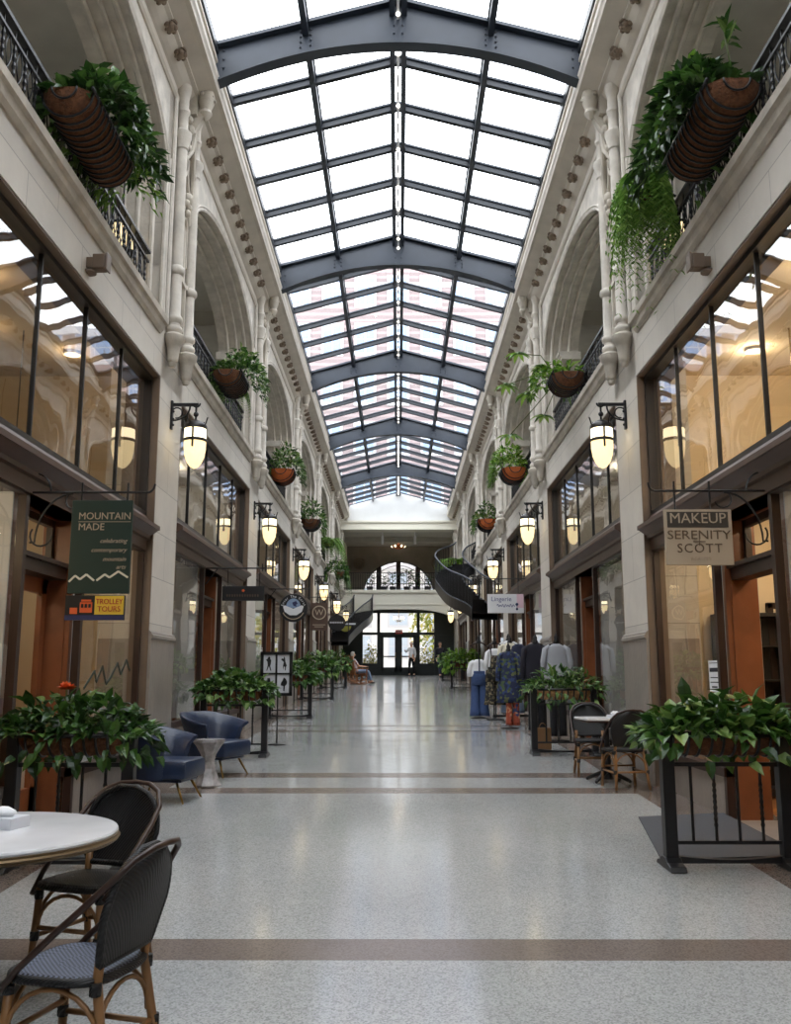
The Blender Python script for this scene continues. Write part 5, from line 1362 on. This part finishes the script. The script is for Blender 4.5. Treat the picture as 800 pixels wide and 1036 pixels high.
person('person in dark clothes walking by the entrance on the stair side',at(2.1,47.4),math.radians(200),stand_pose(.18),M['dark_cloth'],M['navy_cloth'],M['hair'])
# rocking chair and sitter
RCx,RCy=-1.62,38.6
def rocker(label,loc,rz):
    t=thing('rocking_chair',label,'rocking chair',loc,rz)   # front +y
    for sg in (-1,1):
        m=MB(); m.tube([(sg*.25,-.5+1.0*i/12,.02+.16*((i-6.5)/6.5)**2) for i in range(13)],.022,7); m.build('rocker',M['wrock'],t,smooth=True)
        m=MB(); m.bar((sg*.25,.22,.05),(sg*.25,.24,.62),.04); m.build('leg',M['wrock'],t)
        m=MB(); m.bar((sg*.25,-.2,.05),(sg*.24,-.42,1.12),.042); m.build('back_post',M['wrock'],t)
        m=MB(); m.bar((sg*.27,-.27,.62),(sg*.28,.3,.65),.07,.03); m.build('armrest',M['wrock'],t)
    m=MB(); 
    for i in range(9): m.box(-.25,.25,-.24+.055*i,-.195+.055*i,.39+.006*i,.412+.006*i)
    m.build('seat',M['wrock'],t)
    m=MB()
    for i in range(6): x=-.18+.072*i; m.bar((x,-.24,.42),(x,-.41,1.06),.04,.015)
    m.build('back_slat',M['wrock'],t)
    m=MB(); m.bar((-.26,-.42,1.08),(.26,-.42,1.08),.03,.12); m.bar((-.25,-.245,.42),(.25,-.245,.42),.03,.05); m.build('back_rail',M['wrock'],t)
    m=MB(); m.bar((-.25,.23,.22),(.25,.23,.22),.025); m.bar((-.25,.235,.38),(.25,.235,.38),.03,.05); m.bar((-.25,-.21,.22),(.25,-.21,.22),.025); m.build('stretcher',M['wrock'],t)
    return t
rzz=math.radians(-62)
rocker('wooden rocking chair with a seated person beyond the planter barriers',(RCx,RCy,fz(RCy)),rzz)
J={'pelvis':(0,-.12,.50,.12,.10),'waist':(0,-.20,.64,.12,.095),'chest':(0,-.27,.86,.145,.10),'neck':(0,-.30,1.04,.052),'head0':(0,-.28,1.11,.062),'head1':(0,-.26,1.18,.082,.098),'head2':(0,-.27,1.25,.065,.075)}
for s,sg in (('L',-1),('R',1)):
    J['sh'+s]=(sg*.17,-.27,.95,.055); J['el'+s]=(sg*.24,-.12,.72,.04); J['wr'+s]=(sg*.25,.13,.70,.028); J['ha'+s]=(sg*.25,.21,.70,.03)
    J['hip'+s]=(sg*.085,-.08,.50,.085); J['kn'+s]=(sg*.10,.38,.52,.06); J['an'+s]=(sg*.10,.52,.10,.04); J['toe'+s]=(sg*.10,.66,.045,.032)
person('seated person in a pale patterned shirt and blue jeans on the rocking chair',(RCx,RCy,fz(RCy)+.02),rzz,J,M['shirtp'],M['jeanl'],M['hairg'],False,M['dark_cloth'])
rocker('empty dark rocking chair behind the seated person',(-1.9,41.5,fz(41.5)),rzz)

# ------------------------------------------------------------------ curved stairs
def curved_stair(label,loc,s,pts,z0,z1,width,nst):
    """pts: plan centre line from the bottom up; s unused side"""
    t=thing('curved_stair',label,'staircase',loc)
    pts=[Vector((x,y,0)) for x,y in pts]; N=len(pts)
    # resample
    def samp(u):
        f=u*(N-1); i=min(int(f),N-2); q=f-i
        p0=pts[max(i-1,0)];p1=pts[i];p2=pts[i+1];p3=pts[min(i+2,N-1)]
        return .5*((2*p1)+(p2-p0)*q+(2*p0-5*p1+4*p2-p3)*q*q+(3*p1-p0-3*p2+p3)*q**3)
    def frame(u):
        d=samp(min(1,u+.01))-samp(max(0,u-.01)); d.normalize(); nrm=Vector((-d.y,d.x,0)); return samp(u),nrm
    zz=lambda u:z0+(z1-z0)*u
    for i in range(nst):
        a,b=i/nst,(i+1)/nst; pa,na=frame(a); pb,nb=frame(b); z=zz(b); m=MB()
        h=.045; q=[pa-na*width/2,pa+na*width/2,pb+nb*width/2,pb-nb*width/2]
        m.add([(v.x,v.y,z-h) for v in q]+[(v.x,v.y,z) for v in q],[(0,3,2,1),(4,5,6,7),(0,1,5,4),(1,2,6,5),(2,3,7,6),(3,0,4,7)])
        st=(z1-z0)/nst; m.add([(q[0].x,q[0].y,z-st-h),(q[1].x,q[1].y,z-st-h),(q[1].x,q[1].y,z),(q[0].x,q[0].y,z)],[(0,1,2,3)])
        m.build('tread',M['black'],t)
    for sg in (-1,1):
        rr=[]; K=36
        for i in range(K+1):
            u=i/K; p,n=frame(u); e=p+n*sg*width/2; rr.append([(e.x-n.x*.015,e.y-n.y*.015,zz(u)-.24),(e.x+n.x*.015,e.y+n.y*.015,zz(u)-.24),(e.x+n.x*.015,e.y+n.y*.015,zz(u)+.10),(e.x-n.x*.015,e.y-n.y*.015,zz(u)+.10)])
        m=MB(); m.loft(rr); m.build('stringer',M['iron'],t)
        m=MB(); m.tube([((frame(i/K)[0]+frame(i/K)[1]*sg*width/2).x,(frame(i/K)[0]+frame(i/K)[1]*sg*width/2).y,zz(i/K)+.95) for i in range(K+1)],.03,7); m.build('handrail',M['steel'],t,smooth=True)
        m=MB(); m.tube([((frame(i/K)[0]+frame(i/K)[1]*sg*width/2).x,(frame(i/K)[0]+frame(i/K)[1]*sg*width/2).y,zz(i/K)+.12) for i in range(K+1)],.018,6); m.build('lower_rail',M['steel'],t,smooth=True)
        for i in range(0,38):
            u=i/37; p,n=frame(u); e=p+n*sg*width/2; m=MB(); m.bar((e.x,e.y,zz(u)+.1),(e.x,e.y,zz(u)+.94),.018); m.build('baluster',M['iron'],t)
    # soffit
    m=MB(); rr=[]
    for i in range(31):
        u=i/30; p,n=frame(u); a=p-n*width/2; b=p+n*width/2; rr.append([(a.x,a.y,zz(u)-.22),(b.x,b.y,zz(u)-.22)])
    m.loft(rr,caps=False,closed=False); m.build('soffit',M['black'],t)
    return t
curved_stair('curved black iron stair sweeping from the balcony into the hall on the makeup side',(0,0,0),1,[(2.75,29.6),(2.2,30.6),(1.95,32.2),(1.85,33.8),(2.1,35.6),(2.75,36.8)],3.6,5.98,1.0,15)
curved_stair('curved black iron stair climbing to the end balcony on the green sign side',(0,0,0),-1,[(-2.75,42.6),(-2.55,43.9),(-2.25,45.1),(-1.9,46.2),(-1.78,47.4)],3.2,4.75,.95,11)
# ------------------------------------------------------------------ entrance details
t=thing('entrance_lamp','small gilded hanging lamp above the entrance doors','lamp',(0.02,YD-.9,4.62))
m=MB(); m.tube([(0,0,.5),(0,0,.0)],.012,5); m.build('chain',M['brass'],t)
m=MB()
for a in range(6):
    c,s_=math.cos(a*PI/3),math.sin(a*PI/3); m.tube([(0,0,-.1),(.12*c,.12*s_,-.2),(.25*c,.25*s_,-.05)],.015,5)
m.build('arms',M['brass'],t,smooth=True)
m=MB()
for a in range(6):
    c,s_=math.cos(a*PI/3),math.sin(a*PI/3); m.ball((.25*c,.25*s_,.02),.06,6)
m.build('bulbs',M['lampt'],t,smooth=True)['kind']='stuff'
t=thing('exit_sign','small red exit sign over the double doors','sign',(.02,YD-.12,fz(YD)+2.28))
m=MB(); m.box(-.19,.19,-.03,.03,-.1,.1); m.build('box',M['red'],t); text('EXIT',.15,M['white'],t,(0,-.034,0))
t=thing('flush_ceiling_lamp','warm flush ceiling lamp in front of the half round window','ceiling lamp',(0,YG+4.6,9.0))
m=MB(); m.lathe([(.2,0),(.16,-.05),(.03,-.08),(.03,-.2)],(0,0,0),16); m.lathe([(.36,-.2),(.38,-.24),(.3,-.36),(.12,-.42),(0,-.43)],(0,0,0),20); m.build('canopy',M['terra'],t,smooth=True)
m=MB()
for a in range(6): m.ball((.33*math.cos(a*PI/3),.33*math.sin(a*PI/3),-.27),.07,6)
m.build('bulbs',M['lampt'],t,smooth=True)['kind']='stuff'
pt('ceiling_lamp_glow',(0,0,-.15),40,(1,.85,.65),.2,t)
for x in (-.82,.86):
    t=thing('spot_tube','small white tube spotlight below the cream beam, %s'%('towards the green sign side' if x<0 else 'towards the stair side'),'spotlight',(x,YG+.9,8.75)); m=MB(); m.lathe([(.06,-.42),(.07,-.4),(.07,-.02),(.03,.05),(.02,.3)],(0,0,0),12); m.build('tube',M['white'],t,smooth='auto')
# potted plants on the end balcony and street bushes
k_=0
for i,(x,h,n) in enumerate(((-1.5,.8,60),(-.75,.75,60),(-.3,1.0,40),(.45,1.25,50),(.95,.9,60),(1.55,.9,60))):
    lab='dark potted plant on the end balcony, %s of six'%['first','second','third','fourth','fifth','sixth'][i]
    t=thing('potted_plant',lab+' from the green sign side','plant',(x,YG+2.2,5.96),0,'balcony end plants')
    m=MB(); m.lathe([(.13,0),(.18,.28),(.19,.3),(.16,.3)],(0,0,0),12); m.build('pot',M['dark_cloth'],t,smooth='auto')
    m=MB()
    for j in range(n):
        a=R.uniform(0,2*PI); r=R.uniform(.05,.3)*h; leaf(m,(r*math.cos(a)*.6,r*math.sin(a)*.6,.3+R.uniform(.05,.9)*h*.8),Vector((math.cos(a),math.sin(a),R.uniform(-.2,.8))),(0,0,1),.3*h,.11*h,.2,.3,0)
    m.build('foliage',M['leaf'],t); m=MB(); m.tube([(0,0,.28),(0,0,.3+.7*h)],.015,5); m.build('stem',M['stem'],t)
for i,(x,lab) in enumerate(((-1.5,'yellow green shrub in a tub outside the entrance on the green sign side'),(1.55,'yellow green shrub in a tub outside the entrance on the stair side'))):
    t=thing('potted_shrub',lab,'plant',(x,YD+1.6,fz(YD)))
    m=MB(); m.lathe([(.25,0),(.3,.5),(.32,.52),(.26,.52)],(0,0,0),16); m.build('tub',M['terra'],t,smooth='auto')
    b=shift(bush(.8,.8,1.3,260,.2,.1,0,.4,.3,0),0,0,0); b.build('foliage',M['yellowf'],t)
for i,x in enumerate((3.2,5.0,7.0,9.0)):
    t=thing('street_tree','pale yellow green street tree beyond the doors, %s out'%ORD[i+1],'tree',(x*2.6-6,YD+13+(i%2)*5,1.6))
    m=MB(); m.tube([(0,0,0),(.1,0,2.0),(0,.1,3.2)],[.14,.11,.05],8); m.build('trunk',M['woodd'],t,smooth=True)
    m=MB()
    for j in range(300):
        v=rv()*R.uniform(.5,1)*1.7; leaf(m,(v.x,v.y,3.4+v.z*1.1),rv(),(0,0,1),.5,.26,.2,.3,1)
    m.build('crown',M['yellowf'],t)

# ------------------------------------------------------------------ inside the first shops
k=1
# makeup shop: panelled cream back wall, chandelier, dark shelf, mirror, notices
xb=W+3.1-.06
for i,(y,z,w,h) in enumerate(((5.8,3.9,.8,1.3),(7.0,3.9,.8,1.3),(8.3,3.9,.8,1.3),(9.6,3.9,.8,1.3),(10.8,3.9,.6,1.3),(6.3,1.9,1.1,1.6),(10.2,1.9,1.1,1.8))):
    t=thing('wall_panel','cream moulded wall panel in the makeup shop, %s'%['upper first','upper second','upper third','upper fourth','upper fifth','lower first','lower second'][i],'wall panel',(xb-.0,y,z),0,'cream wall panels')
    m=MB(); a,b=w/2,h/2
    for g in (0,.09): m.tube([(-.015,-a+g,-b+g),(-.015,a-g,-b+g),(-.015,a-g,b-g),(-.015,-a+g,b-g)],.018,5,closed=True)
    m.build('moulding',M['gcream'],t)
for i,z in enumerate((4.25,3.75)):
    t=thing('black_shelf','thin black wall shelf high in the makeup shop, %s'%('upper' if i==0 else 'lower'),'shelf',(xb-.12,7.0,z)); m=MB(); m.box(-.1,.1,-.5,.5,-.015,.015); m.build('board',M['black'],t); m=MB(); m.bar((.08,-.3,-.15),(-.05,-.3,-.015),.02); m.bar((.08,.3,-.15),(-.05,.3,-.015),.02); m.build('bracket',M['iron'],t)
t=thing('chandelier','round crystal globe chandelier glowing in the makeup shop','chandelier',(4.35,9.85,3.55))
m=MB(); m.tube([(0,0,.35),(0,0,1.9)],.012,5); m.tube([(.34*math.cos(2*PI*i/24),.34*math.sin(2*PI*i/24),0) for i in range(24)],.012,5,closed=True); m.tube([(.34*math.cos(2*PI*i/24),0,.34*math.sin(2*PI*i/24)) for i in range(24)],.012,5,closed=True); m.tube([(0,.34*math.cos(2*PI*i/24),.34*math.sin(2*PI*i/24)) for i in range(24)],.012,5,closed=True); m.build('frame',M['brass'],t)
m=MB()
for i in range(90):
    v=rv()*.3*R.uniform(.5,1); m.ball((v.x,v.y,v.z),.028,4)
m.build('crystals',M['white'],t)['kind']='stuff'
m=MB()
for i in range(5): m.ball((.12*math.cos(i*1.26),.12*math.sin(i*1.26),-.05),.04,6)
m.build('bulbs',M['warm'],t)['kind']='stuff'
pt('chandelier_glow',(0,0,-.5),22,parent=t)
for i,(x,y) in enumerate(((4.1,6.3),(5.2,6.8),(4.0,8.2),(5.2,9.0),(4.2,10.5))):
    down_light(x,y,5.43,13,(1,.82,.58),'warm ceiling spot in the makeup shop, %s from the door'%ORD[i+1])
t=thing('display_cabinet','tall black display cabinet with shelves inside the makeup shop door','cabinet',(4.28,11.28,.26),PI/2)
m=MB(); m.box(-.2,.2,-.45,-.41,0,2.1); m.box(-.2,.2,.41,.45,0,2.1); m.box(.17,.2,-.45,.45,0,2.1); m.box(-.2,.2,-.45,.45,0,.08); m.box(-.2,.2,-.45,.45,2.06,2.1); m.build('body',M['black'],t)
for i in range(4): m=MB(); m.box(-.18,.18,-.42,.42,.5+.4*i,.52+.4*i); m.build('shelf',M['black'],t)
t=thing('framed_mirror','wood framed mirror on the wall beyond the makeup shop door','mirror',(4.86,11.47,1.95))
m=MB(); a,b=.34,.56
m.box(-a,-a+.08,-.03,.03,-b,b); m.box(a-.08,a,-.03,.03,-b,b); m.box(-a,a,-.03,.03,-b,-b+.08); m.box(-a,a,-.03,.03,b-.08,b); m.build('frame',M['woodd'],t,bevel=.01)
mm,tt,bb=nt('mirror_silver'); bb.inputs['Metallic'].default_value=1; bb.inputs['Roughness'].default_value=.04; bb.inputs['Base Color'].default_value=(.85,.85,.85,1)
m=MB(); m.box(-a+.08,a-.08,-.01,.0,-b+.08,b-.08); m.build('mirror_glass',mm,t)
t=thing('makeup_counter','pale wooden counter low in the makeup shop','counter',(5.0,6.9,.28)); m=MB(); m.box(-.3,.3,-.8,.8,0,.9); m.build('body',M['wood'],t,bevel=.01); m=MB(); m.box(-.34,.34,-.84,.84,.9,.94); m.build('top',M['marble'],t)
# window notices
def notice(label,x,y,z,w,h,lines,s):
    t=thing('window_notice',label,'notice',(s*x,y,z))
    m=MB(); m.box(-.004,.004,-w/2,w/2,-h/2,h/2); m.build('sheet',M['paper'],t)
    m=MB()
    for (zz,ww,hh) in lines: m.box(-.006,.006,-w*ww/2,w*ww/2,zz*h-hh*h/2,zz*h+hh*h/2)
    m.build('print',M['dark_cloth'],t)
notice('tall white paper notice on the window beside the makeup shop door',XF+.035,9.22,1.62,.30,.30,((.42,.8,.02),(.2,.8,.13),(-.05,.7,.03),(-.2,.75,.03),(-.35,.5,.05)),1)
notice('second white paper notice below the first on the makeup shop window',XF+.035,9.22,1.29,.30,.30,((.3,.7,.03),(.1,.75,.03),(-.1,.7,.03),(-.3,.6,.03)),1)
# mountain shop: counter, lamp, picture, zigzag decal, vases
t=thing('window_decal','dark green zigzag mountain line on the shop window glass','decal',(-(XF+.03),10.0,1.62))
m=MB(); zz=[(-.75,-.12),(-.45,.05),(-.38,-.06),(-.2,.1),(-.05,-.08),(.12,.0),(.32,.14),(.45,.02),(.65,.18),(.8,.06)]
for a,b in zip(zz[:-1],zz[1:]): m.bar((0,a[0],a[1]),(0,b[0],b[1]),.006,.028)
m.build('line',M['dgreen'],t)
t=thing('lit_picture','warm glowing picture panel inside the mountain shop window','picture',(-4.6,10.6,1.75)); m=MB(); m.box(-.03,.03,-.2,.2,-.3,.3); m.build('panel',M['yellow'],t); m=MB(); m.box(-.04,.045,-.23,-.2,-.33,.33); m.box(-.04,.045,.2,.23,-.33,.33); m.box(-.04,.045,-.2,.2,.3,.33); m.box(-.04,.045,-.2,.2,-.33,-.3); m.build('frame',M['woodd'],t)
t=thing('display_plinth','white display plinth with ceramics in the mountain shop window','plinth',(-3.7,10.3,.35)); m=MB(); m.box(-.25,.25,-.5,.5,0,.62); m.build('body',M['white'],t,bevel=.01)
t=thing('ceramic_vase','pale ceramic vase on the white plinth in the mountain shop','vase',(-3.65,10.25,.97)); m=MB(); m.lathe([(.05,0),(.1,.1),(.09,.2),(.04,.28),(.05,.32)],(0,0,0),16); m.build('body',M['cream'],t,smooth=True)
t=thing('green_bowl','green glazed bowl on the white plinth in the mountain shop','bowl',(-3.6,10.62,.97)); m=MB(); m.lathe([(.05,0),(.15,.08),(.16,.1),(.14,.1),(.04,.02)],(0,0,0),16); m.build('body',M['leaf'],t,smooth=True)
t=thing('orange_flower','orange flower head rising above the planter by the mountain shop door','flower',(-2.55,7.25,fz(7.2)+.95))
m=MB(); m.tube([(0,0,0),(0,.01,.33)],.006,5); m.build('stem',M['stem'],t)
m=MB()
for i in range(26):
    v=rv(); v.z=abs(v.z); leaf(m,(v.x*.015,v.y*.015,.33),v,(0,0,1),.065,.05,.3,-.2,0)
m.build('petals',M['orange'],t)
t=thing('shop_shelf','tall wooden shelf of crafts inside the mountain shop','shelf',(-5.6,7.6,.3))
m=MB(); m.box(-.2,.2,-1.0,-.96,0,2.0); m.box(-.2,.2,.96,1.0,0,2.0); m.build('body',M['wood'],t)
for i in range(5): m=MB(); m.box(-.2,.2,-.98,.98,.1+.44*i,.13+.44*i); m.build('board',M['wood'],t)
cols=['orange','cream','leaf','blue','red','yellow','white','terra']
for i in range(4):
    for j in range(5):
        y=-.8+.4*j+R.uniform(-.06,.06); r=R.uniform(.06,.1); q=thing('craft_pot','small craft pot on the wooden shelf of the mountain shop','pot',(-5.6,7.6+y,.3+.13+.44*i),0,'craft pots on the shelf'); m=MB(); h=R.uniform(.14,.26); m.lathe([(r*.7,0),(r,h*.5),(r*.6,h*.9),(r*.7,h)],(0,0,0),10); m.build('body',M[R.choice(cols)],q,smooth=True)
for i,(x,y) in enumerate(((-4.0,6.4),(-5.0,7.4),(-4.0,8.4),(-4.6,9.7),(-3.9,10.6))):
    down_light(x,y,5.43,6,(1,.74,.46),'warm ceiling spot in the mountain shop, %s from the door'%ORD[i+1])
def pendant(label,x,y,z,energy):
    t=thing('pendant_lamp',label,'pendant lamp',(x,y,z)); m=MB(); m.tube([(0,0,.1),(0,0,5.44-z)],.008,5); m.build('cord',M['iron'],t)
    m=MB(); m.lathe([(.03,.12),(.05,.1),(.14,-.04),(.135,-.05),(.04,.09)],(0,0,0),16,capb=False,capt=False); m.build('shade',M['lampt'],t,smooth=True)
    m=MB(); m.ball((0,0,-.0),.04,6); m.build('bulb',M['warm'],t,smooth=True); pt('pendant_glow',(0,0,-.14),energy,(1,.78,.5),.06,t)
for i,(x,y) in enumerate(((-3.9,6.2),(-4.3,7.0),(-4.2,9.9))): pendant('warm cone pendant lamp in the mountain shop, %s from the near end'%ORD[i+1],x,y,3.05,22)
for i,(x,y) in enumerate(((4.3,7.3),(4.4,8.5))): pendant('warm cone pendant lamp in the makeup shop, %s from the near end'%ORD[i+1],x,y,3.55,34)
# other shops: a pair of ceiling lights, a shelf unit, a mannequin
for k in (2,3,4,5,6):
    for s in (-1,1):
        for i,dy in enumerate((-2.0,-5.0)):
            down_light(s*4.2,P(k)+dy,5.43,26,(1,.85,.65),'ceiling spot in the %s shop %s, %s'%(ORD[k],SIDE[s],'far' if i==0 else 'near'),.1)
        t=thing('shop_shelf','white shelf unit at the back of the %s shop %s'%(ORD[k],SIDE[s]),'shelf',(s*5.75,P(k)-3.4,fz(P(k)-4.1)-.02))
        m=MB(); m.box(-.15,.15,-1.5,-1.46,0,2.2); m.box(-.15,.15,1.46,1.5,0,2.2); m.build('body',M['white'],t)
        for i in range(5): m=MB(); m.box(-.15,.15,-1.5,1.5,.2+.45*i,.23+.45*i); m.build('board',M['white'],t)
        for j,(yy) in enumerate((-5.4,-1.6)):
            q=thing('shop_mannequin','dressed headless torso in the %s shop window %s, %s the door'%(ORD[k],SIDE[s],'before' if j==0 else 'past'),'mannequin',(s*3.75,P(k)+yy,fz(P(k)-4.1)-.02))
            m=MB(); m.lathe([(.16,0),(.16,.02),(.02,.03),(.015,.8)],(0,0,0),12); m.build('stand',M['iron'],q)
            m=MB(); m.loft([ell(0,0,z,a,b) for z,a,b in ((.75,.2,.14),(.95,.17,.12),(1.1,.13,.10),(1.3,.18,.12),(1.42,.19,.10),(1.48,.1,.07),(1.52,.05,.05))]); m.build('torso',M[R.choice(['navy_cloth','cream_cloth','grey_cloth','dark_cloth','jean'])],q,smooth=True)

# ------------------------------------------------------------------ world, camera, colour
w=bpy.data.worlds.new('overcast_sky'); SC.world=w; w.use_nodes=True; t=w.node_tree; bg=t.nodes['Background']
tc=t.nodes.new('ShaderNodeTexCoord'); n=t.nodes.new('ShaderNodeTexNoise'); n.inputs['Scale'].default_value=2.2; n.inputs['Detail'].default_value=5
r=t.nodes.new('ShaderNodeValToRGB'); r.color_ramp.elements[0].position=.35; r.color_ramp.elements[1].position=.65
r.color_ramp.elements[0].color=(.86,.92,1.0,1); r.color_ramp.elements[1].color=(1,1,1,1)
t.links.new(tc.outputs['Generated'],n.inputs['Vector']); t.links.new(n.outputs['Fac'],r.inputs['Fac']); t.links.new(r.outputs['Color'],bg.inputs['Color'])
bg.inputs['Strength'].default_value=6.0
cam=bpy.data.cameras.new('camera'); co=bpy.data.objects.new('camera',cam); COL.objects.link(co); SC.camera=co
FPX=940.0; TH=math.atan(166/FPX); YAW=math.atan(3/FPX*math.cos(TH))
cam.sensor_fit='HORIZONTAL'; cam.sensor_width=36; cam.lens=36*FPX/800; cam.clip_end=300; cam.clip_start=.05
co.location=(0,0,1.62); co.rotation_euler=(PI/2+TH,0,YAW)
SC.view_settings.view_transform='Standard'; SC.view_settings.look='None'; SC.view_settings.gamma=1; SC.view_settings.exposure=0.02; SC.view_settings.use_curve_mapping=False
try:
    SC.cycles.max_bounces=12; SC.cycles.transparent_max_bounces=16; SC.cycles.diffuse_bounces=5; SC.cycles.glossy_bounces=5; SC.cycles.sample_clamp_indirect=8; SC.cycles.caustics_reflective=False; SC.cycles.caustics_refractive=False
except Exception: pass
